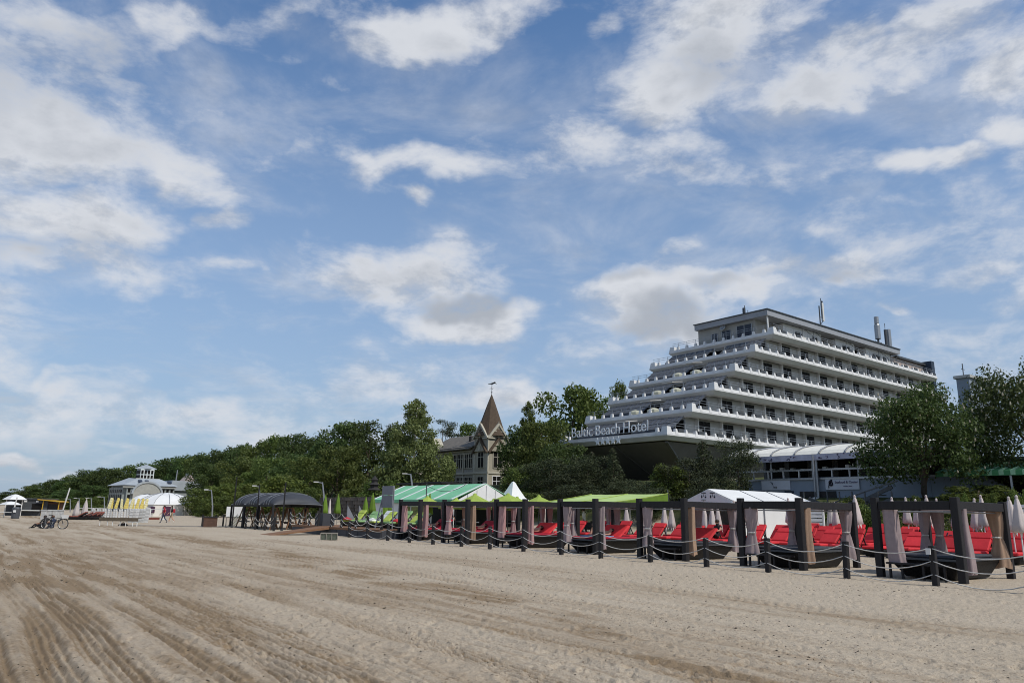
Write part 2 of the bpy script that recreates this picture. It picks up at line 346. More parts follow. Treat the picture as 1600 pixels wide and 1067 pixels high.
def build_ground():
    fr = np.linspace(-R(39), R(39), 1000)
    bk = np.linspace(R(39), 2 * math.pi - R(39), 130)[1:-1]
    th = np.concatenate([fr, bk]); na = len(th)
    inv = np.linspace(1 / 4.5, 1 / 60.0, 400)
    r = np.concatenate([np.linspace(.5, 4.4, 18), 1 / inv, np.geomspace(61.5, 600, 95), np.geomspace(640, 15000, 24)])
    nr = len(r)
    TH, RR = np.meshgrid(th, r); X = RR * np.sin(TH); Y = RR * np.cos(TH)
    h, damp_shade, d, s = sand_height(X, Y)
    # footprints: small dished steps with a raised lip
    g = np.random.default_rng(5); nf = 14000
    fd = g.uniform(-20, 1.0, nf); fs_ = g.uniform(-9, 40, nf)
    trail = g.random(nf) < .5
    P0 = [(O0 + E2 * float(a) + E1 * float(b)) for a, b in zip(fd, fs_)]
    for i, p in enumerate(P0):
        rr = math.hypot(p.x, p.y); an = math.atan2(p.x, p.y)
        if rr < 5 or rr > 42 or abs(an) > R(38): continue
        i0 = np.searchsorted(r, rr - .3); i1 = np.searchsorted(r, rr + .3) + 1
        j0 = np.searchsorted(fr, an - .3 / rr); j1 = np.searchsorted(fr, an + .3 / rr) + 1
        if i1 <= i0 or j1 <= j0: continue
        o = g.uniform(0, math.pi); ca, sa = math.cos(o), math.sin(o)
        dx = X[i0:i1, j0:j1] - p.x; dy = Y[i0:i1, j0:j1] - p.y
        a = (dx * ca + dy * sa) / (fs2 := g.choice([1.0, .5, .35], p=[.3, .4, .3])) / g.uniform(.10, .17); b = (-dx * sa + dy * ca) / fs2 / g.uniform(.05, .085)
        q = np.sqrt(a * a + b * b); dep = g.uniform(.014, .036) * (.5 + .5 * fs2) * (1.0 if fd[i] < -14 else .75)
        h[i0:i1, j0:j1] += -dep * np.exp(-q ** 3) + dep * .45 * np.exp(-((q - 1.5) / .4) ** 2)
    Z = terrain(d, s) + h * (1 - sst(14, 22, d) * .6) - 1.6 * sst(-45, -75, d)
    nveg = fbm(d * .35, s * .35, 121, 4)
    veg = sst(.42, .6, nveg + .55 * sst(19, 24, d - 7 * sst(95, 150, s)) - .28) * sst(17, 21, d - 7 * sst(95, 150, s))
    v = np.stack([X, Y, Z], -1).reshape(-1, 3)
    v = np.vstack([v, [[0, 0, 0]]])
    i = np.arange(nr - 1)[:, None]; j = np.arange(na)[None, :]; j2 = (j + 1) % na
    q = np.stack([i * na + j, i * na + j2, (i + 1) * na + j2, (i + 1) * na + j], -1).reshape(-1, 4)
    jj = np.arange(na); tri = np.stack([np.full(na, nr * na), (jj + 1) % na, jj], -1)
    me = bpy.data.meshes.new('sand'); nq = len(q); nt_ = len(tri)
    me.vertices.add(len(v)); me.vertices.foreach_set('co', v.ravel())
    loops = np.concatenate([q[:, ::-1].ravel(), tri.ravel()]); me.loops.add(len(loops)); me.loops.foreach_set('vertex_index', loops.astype(np.int32))
    st = np.concatenate([np.arange(nq) * 4, nq * 4 + np.arange(nt_) * 3]); me.polygons.add(nq + nt_); me.polygons.foreach_set('loop_start', st.astype(np.int32))
    me.update(calc_edges=True); me.polygons.foreach_set('use_smooth', np.ones(nq + nt_, bool))
    for nm, arr in (('damp_shade', damp_shade), ('veg', veg)):
        at = me.attributes.new(nm, 'FLOAT', 'POINT'); at.data.foreach_set('value', np.append(arr.ravel(), 0).astype(np.float32))
    m = bpy.data.materials.new('sand'); m.use_nodes = True; nt = m.node_tree; N = nt.nodes; L = nt.links
    b = N['Principled BSDF']; b.inputs['Roughness'].default_value = .95; b.inputs['Specular IOR Level'].default_value = .12
    geo = N.new('ShaderNodeNewGeometry')
    def noise(sc, det, ro=.6):
        n = N.new('ShaderNodeTexNoise'); n.inputs['Scale'].default_value = sc; n.inputs['Detail'].default_value = det; n.inputs['Roughness'].default_value = ro
        L.new(geo.outputs['Position'], n.inputs['Vector']); return n.outputs[0]
    def mix(f, a, c):
        n = N.new('ShaderNodeMix'); n.data_type = 'RGBA'
        for k, x in ((0, f), (6, a), (7, c)):
            if isinstance(x, tuple): n.inputs[k].default_value = (*x, 1)
            elif isinstance(x, float): n.inputs[k].default_value = x
            else: L.new(x, n.inputs[k])
        return n.outputs[2]
    def mr(x, a, c, lo=0., hi=1.):
        n = N.new('ShaderNodeMapRange'); L.new(x, n.inputs[0]); n.inputs[1].default_value = a; n.inputs[2].default_value = c; n.inputs[3].default_value = lo; n.inputs[4].default_value = hi; return n.outputs[0]
    dry = mix(mr(noise(.35, 6), .3, .7), (.48, .402, .30), (.545, .465, .36))
    dry = mix(mr(noise(60, 4, .75), .35, .65), dry, (.36, .295, .215))
    sp_ = N.new('ShaderNodeMath'); sp_.operation = 'MULTIPLY'; L.new(mr(noise(22, 4, .65), .57, .66), sp_.inputs[0]); L.new(mr(noise(.9, 4, .6), .38, .60, .25, .95), sp_.inputs[1])
    dry = mix(sp_.outputs[0], dry, (.15, .11, .075))
    A = N.new('ShaderNodeAttribute'); A.attribute_name = 'damp_shade'
    ad = N.new('ShaderNodeMath'); ad.operation = 'MULTIPLY_ADD'; L.new(mr(noise(9, 6, .75), .3, .7, -.5, .45), ad.inputs[0]); L.new(A.outputs['Fac'], ad.inputs[1]); L.new(A.outputs['Fac'], ad.inputs[2]); ad.use_clamp = True
    c = mix(ad.outputs[0], dry, (.245, .178, .11))
    V = N.new('ShaderNodeAttribute'); V.attribute_name = 'veg'
    c = mix(V.outputs['Fac'], c, mix(mr(noise(1.2, 5), .35, .65), (.035, .05, .015), (.09, .09, .035)))
    L.new(c, b.inputs['Base Color'])
    bp = N.new('ShaderNodeBump'); bp.inputs['Strength'].default_value = .8; bp.inputs['Distance'].default_value = .02
    L.new(noise(38, 5, .7), bp.inputs['Height'])
    b2 = N.new('ShaderNodeBump'); b2.inputs['Strength'].default_value = .7; b2.inputs['Distance'].default_value = .08
    L.new(noise(5.5, 4, .6), b2.inputs['Height']); L.new(bp.outputs[0], b2.inputs['Normal']); L.new(b2.outputs[0], b.inputs['Normal'])
    me.materials.append(m)
    o = bpy.data.objects.new('sand', me); COL.objects.link(o); tag(o, 'pale trampled beach sand with tyre tracks and dampened brown streaks', 'sand', kind='structure')
build_ground()
def build_sea():
    mb = MB(); p = [B(-62, -6000, -.9), B(-6000, -6000, -.9), B(-6000, 9000, -.9), B(-62, 9000, -.9)]
    mb.add(p, [(0, 1, 2, 3)])
    m = mat('sea_water', (.03, .06, .07), .12, .1, .3, .3, 1.5)
    o = mb.build('sea', m); tag(o, 'grey blue sea along the beach', 'sea', kind='structure')
build_sea()
def build_debris():
    g = np.random.default_rng(3); n = 22000
    d = g.uniform(-21, .5, 180000); s = g.uniform(-9, 34, 180000)
    X = O0.x + d * E2.x + s * E1.x; Y = O0.y + d * E2.y + s * E1.y; rr = np.hypot(X, Y)
    ok = (rr > 5) & (rr < 45) & (np.abs(np.arctan2(X, Y)) < R(38)) & (fbm(d * .5, s * .35, 131, 3) > g.uniform(.36, .66, 180000))
    X, Y, d, s = X[ok][:n], Y[ok][:n], d[ok][:n], s[ok][:n]; Z = terrain(d, s) + sand_height(X, Y)[0]; n = len(X)
    L_ = g.choice([.007, .012, .019, .032], p=[.5, .33, .14, .03], size=n) * g.uniform(.6, 1.25, n); w = L_ * g.uniform(.3, .7, n); an = g.uniform(0, 6.28, n); c_, s_ = np.cos(an), np.sin(an)
    V = [np.stack([X + u * L_ * c_ - v * w * s_, Y + u * L_ * s_ + v * w * c_, Z - .004 + t * L_ * .6 + abs(u) * .003], -1) for (u, v, t) in ((-1, 0, 0), (0, -1, 0), (1, 0, 0), (0, 1, 0), (0, 0, 1))]
    mb = MB(); mb.v = [tuple(map(float, p)) for p in np.stack(V, 1).reshape(-1, 3)]; mb.f = [tuple(5 * i + k for k in f) for i in range(n) for f in ((0, 1, 4), (1, 2, 4), (2, 3, 4), (3, 0, 4))]
    o = mb.build('beach_debris', mat('debris', (.045, .035, .025), .9, .4, 8)); tag(o, 'dark scraps of bark and dry seaweed strewn over the sand', 'debris', kind='stuff')
build_debris()
# ------------------------------------------------------------------ colours
W_PAINT = mat('white_paint', (.78, .77, .75), .55, .06, 1.2); SIGNLET = mat('sign_white', (.86, .86, .85), .5, .03, 1); HSLAB = mat('terrace_white', (.64, .635, .62), .65, .10, .5); W_STUCCO = mat('white_stucco', (.62, .61, .58), .8, .08, .8, .1, 12)
GREYWALL = mat('grey_stucco', (.42, .415, .39), .85, .1, .7, .1, 10); PENT = mat('penthouse_wall', (.33, .325, .30), .85, .08, .6)
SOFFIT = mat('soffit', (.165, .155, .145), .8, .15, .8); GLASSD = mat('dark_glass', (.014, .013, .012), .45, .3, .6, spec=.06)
GLASSB = mat('blue_glass', (.035, .045, .065), .3, .3, .5, spec=.2); STEEL = mat('steel', (.33, .34, .35), .4, .1, 5, metal=.6)
DSTEEL = mat('dark_steel', (.08, .085, .09), .5, .1, 5, metal=.3); AWN = mat('grey_awning', (.085, .093, .11), .6, .25, 1.2, spec=.2, stretch=(1, .3, 1))
CREAMF = mat('cream_fabric', (.70, .68, .60), .8, .12, 2.5); ROOFG = mat('roof_flashing', (.30, .31, .33), .5, .1, 1.0)
BLACKW = mat('black_stained_wood', (.016, .015, .016), .62, .35, 3, .25, 40, stretch=(4, 4, .6)); WICK = mat('black_wicker', (.014, .014, .015), .6, .4, 18, .6, 90)
RACKW = mat('rack_grey_white', (.45, .45, .44), .6, .12, 3, objvar=.2); ROPE = mat('white_rope', (.55, .53, .49), .8, .12, 20, .5, 160); RED = mat('red_cushion', (.56, .030, .036), .75, .16, 2.5, .45, 6, objvar=.2)
RED_SHADE = mat('shaded_red_cushion', (.36, .014, .035), .75, .14, 2.5, .25, 7); MAUVE = mat('mauve_curtain', (.42, .335, .335), .9, .12, 6, objvar=.1, trans=.25)  # darker red is the cushion red with cabana shade put into the colour
PINKC = mat('pink_curtain', (.52, .32, .31), .9, .12, 6, objvar=.1, trans=.25); TANC = mat('tan_curtain', (.44, .30, .21), .9, .12, 6, objvar=.06, trans=.25)
PARW = mat('parasol_cloth', (.56, .50, .47), .85, .1, 5, objvar=.08, trans=.12); LIME = mat('lime_cloth', (.36, .47, .09), .8, .16, 2.0, .4, 3, trans=.2, objvar=.06)
LIMED = mat('deep_lime_cloth', (.13, .22, .025), .8, .15, 3.0, trans=.15, objvar=.1); LIMEP = mat('pale_lime_cloth', (.46, .60, .22), .8, .12, 1.0, .5, 1.6, trans=.12)
WTENT = mat('white_tent', (.74, .74, .72), .6, .08, .7, .5, 1.6, trans=.06); GTENT = mat('green_tent', (.22, .54, .31), .6, .14, .8, .5, 1.6, trans=.1)
BTENT = mat('black_tent', (.045, .048, .056), .6, .2, 1.2, .1, 3); WOODB = mat('brown_deck_wood', (.20, .105, .055), .75, .3, 3, .2, 30, stretch=(1, 6, 6))
WOODG = mat('grey_wood', (.24, .22, .19), .8, .3, 3, .2, 30, stretch=(1, 6, 6)); YEL = mat('yellow_board', (.62, .50, .14), .6, .12, 3, objvar=.1)
YELP = mat('pale_yellow_board', (.62, .57, .32), .6, .12, 3, objvar=.1); WPLAS = mat('white_plastic', (.68, .68, .66), .5, .08, 3, objvar=.06)
GREENC = mat('green_cushion', (.24, .40, .17), .8, .14, 3, .2, 7, objvar=.14); LIMEC = mat('lime_cushion', (.42, .50, .10), .8, .12, 3, .2, 7)
STONE = mat('dune_stone', (.10, .085, .07), .9, .35, 2, .4, 8, objvar=.3); SKIN = mat('skin', (.48, .27, .18), .6, .06, 9)
HAIR = mat('dark_hair', (.03, .02, .015), .6, .2, 20); BLK = mat('black_cloth', (.018, .018, .02), .85, .2, 8); REDS = mat('red_shirt', (.42, .03, .04), .8, .12, 8)
NAVY = mat('navy_cloth', (.03, .04, .07), .85, .15, 8); TANS = mat('tan_shorts', (.38, .28, .17), .85, .12, 8); BLUET = mat('blue_towel', (.18, .34, .62), .9, .12, 8)
WHC = mat('white_cloth', (.72, .72, .70), .85, .08, 8); RUB = mat('rubber', (.02, .02, .02), .7, .2, 10); BARK = mat('bark', (.09, .07, .05), .95, .4, 3, .6, 14, stretch=(1, 1, .3))
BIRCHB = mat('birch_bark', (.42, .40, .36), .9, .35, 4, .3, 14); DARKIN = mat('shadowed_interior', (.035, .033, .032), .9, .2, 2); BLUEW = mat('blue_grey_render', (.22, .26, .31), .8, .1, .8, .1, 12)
BRICKC = mat('pale_brick', (.40, .33, .29), .9, .15, 6, .3, 20); PURP = mat('shell_valance', (.46, .45, .53), .8, .2, 2); INK = mat('black_print', (.02, .02, .03), .7, .1, 5)
INKP = mat('purple_print', (.10, .09, .16), .7, .1, 5); SIGNW = mat('pale_sign', (.50, .52, .56), .6, .06, 1); VCREAM = mat('villa_wall', (.34, .31, .24), .85, .14, 1.2, .15, 12)
VTRIM = mat('villa_trim', (.43, .40, .32), .8, .1, 2); VGREY = mat('villa_board', (.30, .28, .24), .85, .16, 2, .2, 14, stretch=(1, 1, .2)); VROOF = mat('villa_roof', (.14, .125, .105), .85, .2, 1.5, .3, 10)
SPIRE = mat('spire_shingle', (.085, .06, .04), .85, .25, 3, .4, 22); ZINC = mat('zinc_roof', (.34, .37, .39), .45, .12, .8, spec=.4); PGREY = mat('pavilion_board', (.25, .275, .265), .8, .14, 1.2)
PWHITE = mat('pavilion_trim', (.60, .64, .62), .7, .08, 1); STONEW = mat('pavilion_stone', (.34, .34, .31), .85, .15, 1.5, .2, 9); NAVYP = mat('dark_blue_panel', (.03, .045, .07), .6, .15, 1)
ORNG = mat('yellow_awning', (.52, .32, .04), .7, .1, 2); TERRAC = mat('brown_planter', (.09, .05, .035), .8, .2, 4); GREYP = mat('grey_panel', (.19, .20, .22), .6, .12, 1.0); DOMEF = mat('dome_fabric', (.74, .70, .63), .7, .06, .8)
LEAF1 = leafmat('leaf_dark', (.040, .068, .020), (.108, .150, .040)); LEAF2 = leafmat('leaf_mid', (.066, .098, .022), (.160, .198, .050)); LEAF3 = leafmat('leaf_light', (.080, .118, .022), (.180, .218, .050))
LEAFB = leafmat('leaf_birch', (.105, .130, .040), (.215, .235, .085)); NEED = leafmat('needles', (.026, .038, .016), (.070, .080, .032), trans=.1); BLOSS = leafmat('blossom', (.42, .38, .28), (.62, .58, .48), trans=.2)
# ------------------------------------------------------------------ text
def words(txt, size, m, parent, name, origin, xa, ya, depth=.02, sx=1.0):
    """solid lettering standing at origin, running along xa with ya upwards"""
    cu = bpy.data.curves.new(name, 'FONT'); cu.body = txt; cu.size = size; cu.extrude = depth; cu.offset = 0
    o = bpy.data.objects.new(name, cu); COL.objects.link(o)
    dg = bpy.context.evaluated_depsgraph_get(); me = bpy.data.meshes.new_from_object(o.evaluated_get(dg)); bpy.data.objects.remove(o)
    xs = [v.co.x for v in me.vertices]; wd = max(xs) - min(xs)
    xa = Vector(xa).normalized(); ya = Vector(ya).normalized(); za = xa.cross(ya)
    for v in me.vertices:
        c = v.co.copy(); v.co = Vector(origin) + xa * c.x * sx + ya * c.y + za * c.z
    me.materials.clear(); me.materials.append(m)
    ob = bpy.data.objects.new(name, me); COL.objects.link(ob); ob.parent = parent
    return ob, wd * sx
def star_mesh(mb, c, r, xa, ya, th):
    xa = Vector(xa); ya = Vector(ya); za = xa.cross(ya); c = Vector(c); ps = []
    for sgn in (-1, 1):
        for i in range(10):
            a = math.pi / 2 + i * math.pi / 5; q = r if i % 2 == 0 else r * .42
            ps.append(c + xa * math.cos(a) * q + ya * math.sin(a) * q + za * th * sgn)
    mb.add(ps, [tuple(range(9, -1, -1)), tuple(range(10, 20))] + [(i, (i + 1) % 10, (i + 1) % 10 + 10, i + 10) for i in range(10)])
    return mb
# ------------------------------------------------------------------ the hotel (local x: inland, y: along the beach, z: up from sea level)
def build_hotel():
    h = thing('terraced_hotel', 'large white terraced hotel stepping back floor by floor above the trees', 'hotel', 42.26, 44.55, 0)
    LIP = [10.33, 13.34, 16.32, 19.2, 22.32, 25.32]; V = [0, 4.47, 8.79, 13.05, 17.56, 21.98]; W_ = 17.8; VE = 71.0
    curtain_m = mat('room_curtain', (.55, .54, .50), .9, .1, 4)
    win_me = {}
    for i in range(6):
        z, v = LIP[i], V[i]
        # sections (outset, z) of parapet
        sec = [(-.50, z - .52), (0, z - .06), (0, z + .10), (-.08, z + .13), (-.12, z + .40), (-.34, z + .40), (-.34, z + .05), (-1.4, z - .05), (-1.4, z - .52)]
        mb = MB()
        corners = [(v, W_, 1, 1), (v, 0, 1, -1), (VE - .2, 0, -1, -1)]
        path = [(VE - .2, 0), (v, 0), (v, W_), (v + 9, W_)]
        # offsets outward: side facade faces -y, sea facade faces -x, far side faces +y
        rings = []
        for (px_, py_, ox, oy) in ((VE - .2, 0, 0, -1), (v, 0, -1, -1), (v, W_, -1, 1), (v + 12, W_, 0, 1)):
            rings.append([(px_ + ox * q[0], py_ + oy * q[0], q[1]) for q in sec])
        n = len(sec); vs = [p for r_ in rings for p in r_]; fs = []
        for k in range(3):
            for a in range(n): fs.append((k * n + a, k * n + (a + 1) % n, (k + 1) * n + (a + 1) % n, (k + 1) * n + a))
        fs += [tuple(range(n)), tuple(3 * n + a for a in range(n))]
        mb.add(vs, fs); slab = mb.build('parapet', HSLAB, h)
        # floor slab
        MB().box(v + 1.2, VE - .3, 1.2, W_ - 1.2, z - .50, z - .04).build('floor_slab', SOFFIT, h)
        # corner blocks and brackets
        for (cx, cy) in ((v - .02, -.02), (v - .02, W_ + .02)):
            sgn = 1 if cy < 1 else -1
            y0, y1 = (cy + .05, cy + 1.0) if sgn > 0 else (cy - 1.0, cy - .05)
            bl = MB()
            bl.hexa([(cx + .05, y0, z + .12), (cx + 1.0, y0, z + .12), (cx + 1.0, y1, z + .12), (cx + .05, y1, z + .12), (cx + .2, y0 + .12, z + .95), (cx + .8, y0 + .12, z + .95), (cx + .8, y1 - .12, z + .95), (cx + .2, y1 - .12, z + .95)])
            bl.build('corner_block', HSLAB, h)
        br = MB(); rl = MB(); bx = MB()
        m_ = int((VE - v) / 1.75)
        for k in range(1, m_):
            x = v + k * 1.75
            br.hexa([(x - .24, .03, z + .14), (x + .24, .03, z + .14), (x + .24, .5, z + .14), (x - .24, .5, z + .14), (x - .12, .14, z + .78), (x + .12, .14, z + .78), (x + .12, .42, z + .78), (x - .12, .42, z + .78)])
            rl.bar((x, .3, z + .78), (x, .3, z + 1.42), .05)
            if k % 2: bx.box(x + .4, x + 1.3, .10, .45, z + .42, z + .80)
        for hh in (1.12, 1.40): rl.bar((v + .5, .3, z + hh), (VE - .3, .3, z + hh), .035)
        nb = 11
        for k in range(1, nb):
            y = k * W_ / nb
            if i == 0 and 3.2 < y < 15.2: continue
            br.hexa([(v + .03, y - .2, z + .14), (v + .5, y - .2, z + .14), (v + .5, y + .2, z + .14), (v + .03, y + .2, z + .14), (v + .14, y - .12, z + .85), (v + .42, y - .12, z + .85), (v + .42, y + .12, z + .85), (v + .14, y + .12, z + .85)])
            rl.bar((v + .3, y, z + .8), (v + .3, y, z + 1.42), .05)
        for hh in (1.12, 1.40): rl.bar((v + .3, .5, z + hh), (v + .3, W_ - .5, z + hh), .035)
        tag(br.build('parapet_bracket', HSLAB, h), kind='stuff'); rl.build('railing', STEEL, h); tag(bx.build('planter_row', DSTEEL, h), kind='stuff')
        if i == 5: break
        # rooms on this floor
        v1 = V[i + 1] + .9; zf = z; zc = LIP[i + 1] - .53
        MB().box(v1, VE - 1.2, 1.78, W_ - 1.6, zf - .04, zc + .05).build('wall', GREYWALL, h)
        k0 = int(math.ceil((v1 + 1.4 - 21.3) / 4.62))
        k = k0; x = 21.3 + 4.62 * k
        while x + 2.1 < VE - 1:
            wn = MB().box(x, x + 2.45, 1.70, 1.90, zf + .1, zc - .2).build('window', GLASSD, h)
            MB().box(x + 1.2, x + 1.26, 1.66, 1.72, zf + .1, zc - .2).build('mullion', DSTEEL, wn)
            if i < 3:
                MB().box(x + .12, x + .85, 1.64, 1.68, zf + .15, zf + 1.25 + .25 * ((k * 7 + i * 3) % 3)).build('curtain', curtain_m, wn)
            fx = x - .24
            MB().box(fx, fx + .2, 1.38, 1.80, zf - .02, zc + .04).build('partition', W_STUCCO, h)
            k += 1; x = 21.3 + 4.62 * k
        # sea side of the floor: glazed wall under folding awnings
        for y0 in np.arange(2.0, W_ - 3.2, 2.75):
            g_ = MB().box(v1 - .06, v1 + .1, y0, y0 + 2.5, zf + .02, zc - .25).build('glass_door', GLASSD, h)
            MB().box(v1 - .1, v1 - .05, y0 + 1.2, y0 + 1.28, zf + .02, zc - .25).build('mullion', DSTEEL, g_)
        for (y0, y1, lo) in ((1.2, 7.3, 1.45), (9.6, 16.9, 1.55)):
            xt, xb = V[i + 1] - .05, v + 2.5; zt, zb = LIP[i + 1] - .58, z + lo - .5
            nseg = 8; ml = MB(); aw = MB()
            aw.hexa([(xb, y0, zb), (xb, y1, zb), (xt, y1, zt), (xt, y0, zt), (xb, y0, zb + .05), (xb, y1, zb + .05), (xt, y1, zt + .05), (xt, y0, zt + .05)])
            a = aw.build('awning', AWN, h)
            for q in range(nseg + 1):
                y = y0 + (y1 - y0) * q / nseg; ml.bar((xb - .02, y, zb + .07), (xt, y, zt + .07), .06, .05)
            for q in (.0, .5): ml.bar((xb + (xt - xb) * q, y0, zb + (zt - zb) * q + .08), (xb + (xt - xb) * q, y1, zb + (zt - zb) * q + .08), .05)
            ml.build('awning_rib', DSTEEL, a)
            fr = MB().box(xb - .03, xb + .03, y0, y1, zf + .55, zb)
            fr.build('wind_screen', GLASSB, a)
        # the open bay between the awnings: a pale folded blind and a beige parasol
        if i in (0, 1, 2, 3):
            bl = MB().hexa([(v + 1.5, 7.6, zc - .35), (v + 1.5, 9.3, zc - .35), (v + 3.6, 9.3, zc - .05), (v + 3.6, 7.6, zc - .05), (v + 1.5, 7.6, zc - .28), (v + 1.5, 9.3, zc - .28), (v + 3.6, 9.3, zc + .02), (v + 3.6, 7.6, zc + .02)])
            bl.build('folded_blind', W_STUCCO, h)
        if i in (1, 2, 3):
            for y in (6.6, 9.6):
                tw = MB().lathe([(.8, 1.45), (.82, 1.72), (.45, 1.95), (.05, 2.05), (.001, 2.06)], 8, (v + 1.0, y, z - .95)); tw.build('terrace_parasol', mat('beige_shade', (.42, .42, .33), .8, .1, 3), h)
    # penthouse
    z = LIP[5]
    MB().box(23.0, 70.5, 3.4, 13.0, z - .04, 28.05).build('wall', PENT, h)
    MB().box(27.5, 37.4, 2.0, 3.42, z - .03, 28.0).build('wall', W_STUCCO, h); MB().box(41.4, 47.0, 2.0, 3.42, z - .03, 28.0).build('wall', W_STUCCO, h); MB().box(50.5, 58.5, 2.0, 3.42, z - .03, 28.0).build('wall', W_STUCCO, h)
    MB().box(58.6, 70.3, 2.0, 3.42, z - .03, 27.8).build('wall', BRICKC, h)
    rf = MB().box(22.3, 60.0, 1.0, 13.1, 28.08, 28.86).build('roof', ROOFG, h); MB().box(22.15, 60.1, .85, 13.25, 28.87, 28.98).build('roof_edge', DSTEEL, rf)
    MB().box(60.02, 71.0, 1.5, 13.1, 27.72, 28.05).build('roof', DSTEEL, h)
    MB().box(70.4, 71.6, .6, 16, 5.0, 28.4).build('end_wall', NAVYP, h)
    for (x, w) in ((30.5, 1.6), (35.0, 1.2), (43.4, 2.0), (52.6, 2.2), (56.0, 1.0)):
        MB().box(x, x + w, 1.93, 2.1, z + .1, 27.3).build('window', GLASSD, h)
    for (x) in (38.6, 48.2): MB().box(x, x + 2.0, 3.30, 3.5, z + .1, 27.7).build('window', GLASSD, h)
    for x in (31.0, 34.0, 43.0, 53.0, 59.0):   # bent-wire pergola frames on the terrace
        MB().tube([(x, 1.2, z + .6), (x, 1.2, z + 2.25), (x + .5, 1.2, z + 2.35), (x + 3.2, 1.2, z + 1.55), (x + 3.2, 1.2, z + .7)], .05, 4).build('wire_arbour', DSTEEL, h)
    for (y0, y1, z1) in ((3.9, 6.3, 27.55), (7.4, 8.8, 27.3), (9.6, 10.6, 27.15)):
        w_ = MB().box(22.93, 23.1, y0, y1, z + .1, z1).build('window', GLASSB, h)
        fr = MB()
        for yy in (y0, (y0 + y1) / 2, y1): fr.box(22.88, 22.95, yy - .04, yy + .04, z + .1, z1)
        fr.build('frame', STEEL, w_)
    MB().tube([(22.8, 1.35, z), (22.8, 1.35, 28.1)], .11, 8).build('column', W_PAINT, h)
    MB().lathe([(.01, 0), (.42, .05), (.5, .16), (.42, .2), (.01, .1)], 12).build('satellite_dish', STEEL, h, loc=(22.7, 8.4, 27.75)).rotation_euler = (0, R(-70), 0)
    # cantilevered folded base, glass hall, core
    zt = LIP[0] - .64
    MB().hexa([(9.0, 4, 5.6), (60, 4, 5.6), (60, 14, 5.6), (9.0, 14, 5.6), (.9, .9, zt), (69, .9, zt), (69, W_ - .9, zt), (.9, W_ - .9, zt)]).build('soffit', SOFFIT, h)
    rb = MB()
    for (a, b) in (((.95, .95), (9.0, 4.0)), ((.95, 9), (9.0, 9)), ((12, .95), (13, 4.0)), ((.95, W_ - .95), (9.0, 14))): rb.bar((a[0], a[1], zt - .05), (b[0], b[1], 5.65), .35, .2)
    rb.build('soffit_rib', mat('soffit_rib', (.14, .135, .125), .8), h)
    for k in range(9):
        y = 4.2 + k * 1.1
        g_ = MB().box(10.1, 10.25, y, y + 1.0, 2.5, 5.6).build('glass_panel', GLASSB, h)
        MB().box(10.02, 10.1, y - .05, y + .03, 2.5, 5.6).build('mullion', STEEL, g_)
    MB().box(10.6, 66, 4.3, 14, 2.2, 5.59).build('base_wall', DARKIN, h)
    # name and stars on the sea front
    sg = thing('hotel_sign', 'white letters spelling the hotel name along the lowest white terrace', 'sign', 42.26 - .2, 44.55, 0)
    y = 15.15; zz = LIP[0] + .56
    for wd, gap in (('Baltic', .55), ('Beach', .55), ('Hotel', 0)):
        o, w_ = words(wd, 1.8, SIGNLET, sg, 'lettering', (-.16, y, zz), (0, -1, 0), (0, 0, 1), .02, .98); y -= w_ + gap
    fr = MB().bar((.02, 15.3, zz + .02), (.02, 3.4, zz + .02), .05); fr.build('sign_rail', STEEL, sg)
    for k in range(5): MB().bar((.05, 10.5 - k * .86, LIP[0] + .1), (-.1, 10.5 - k * .86, LIP[0] - .1), .05).build('bracket', STEEL, sg) if False else None
    st = thing('star_sign', 'five white stars in a row under the hotel name', 'sign', 42.26 - .2, 44.55, 0)
    for k in range(5): star_mesh(MB(), (-.12, 10.5 - k * .86, LIP[0] - .22), .50, (0, -1, 0), (0, 0, 1), .02).build('star', SIGNLET, st)
    # roof aerials stand on the roof: things of their own
    def aerial(label, v, u, parts):
        a = thing('roof_antenna', label, 'antenna', 42.26 + v, 44.55 + u, 28.98, group='antennas on the hotel roof')
        for nm, mb, m in parts: mb.build(nm, m, a)
    aerial('tall thin mast with a white panel aerial on the middle of the hotel roof', 38.0, 2, [('mast', MB().tube([(-.5, 0, 0), (-.5, 0, 3.4)], .09, 6).tube([(.1, 0, 1.6), (.1, 0, 4.7)], .05, 6).bar((-.5, 0, 1.7), (.1, 0, 1.7), .06).bar((-.5, 0, .5), (.3, 0, 1.2), .08), DSTEEL), ('panel', MB().box(.18, .55, -.14, .14, 1.2, 4.0), W_STUCCO), ('ball', MB().ball((.36, 0, 4.2), .16), DSTEEL)])
    aerial('thick dark banded chimney like mast near the inland end of the hotel roof', 55.0, 2, [('mast', MB().tube([(0, 0, 0), (0, 0, 4.8)], .16, 8), DSTEEL), ('panel', MB().lathe([(.42, 1.1), (.45, 1.15), (.45, 3.4), (.40, 3.5), (.3, 3.55), (.36, 3.7), (.36, 4.8), (.001, 4.85)], 10), STEEL), ('foot', MB().bar((-.8, 0, .3), (.9, 0, .5), .25).bar((0, -.5, 0), (0, .5, .8), .2), DSTEEL)])
    aerial('pair of short grey vertical tubes beside the thick roof mast', 58.0, 2, [('tube', MB().tube([(-.3, 0, 0), (-.3, 0, 3.1)], .22, 8), DSTEEL), ('tube', MB().tube([(.75, 0, 0), (.75, 0, 3.3)], .38, 8), STEEL), ('spike', MB().tube([(-.3, 0, 3.1), (-.3, 0, 4.2)], .04, 4), DSTEEL)])
    aerial('small cluster of short aerials above the sea end of the penthouse', 24, 5.6, [('mast', MB().tube([(0, 0, 0), (0, 0, 1.7)], .05, 5).tube([(0, -.5, 0), (0, -.5, .9)], .05, 5).tube([(0, -1.1, 0), (0, -1.1, .5)], .06, 5), DSTEEL), ('panel', MB().box(-.12, .12, -.05, .3, .6, 1.35), DSTEEL)])
build_hotel()
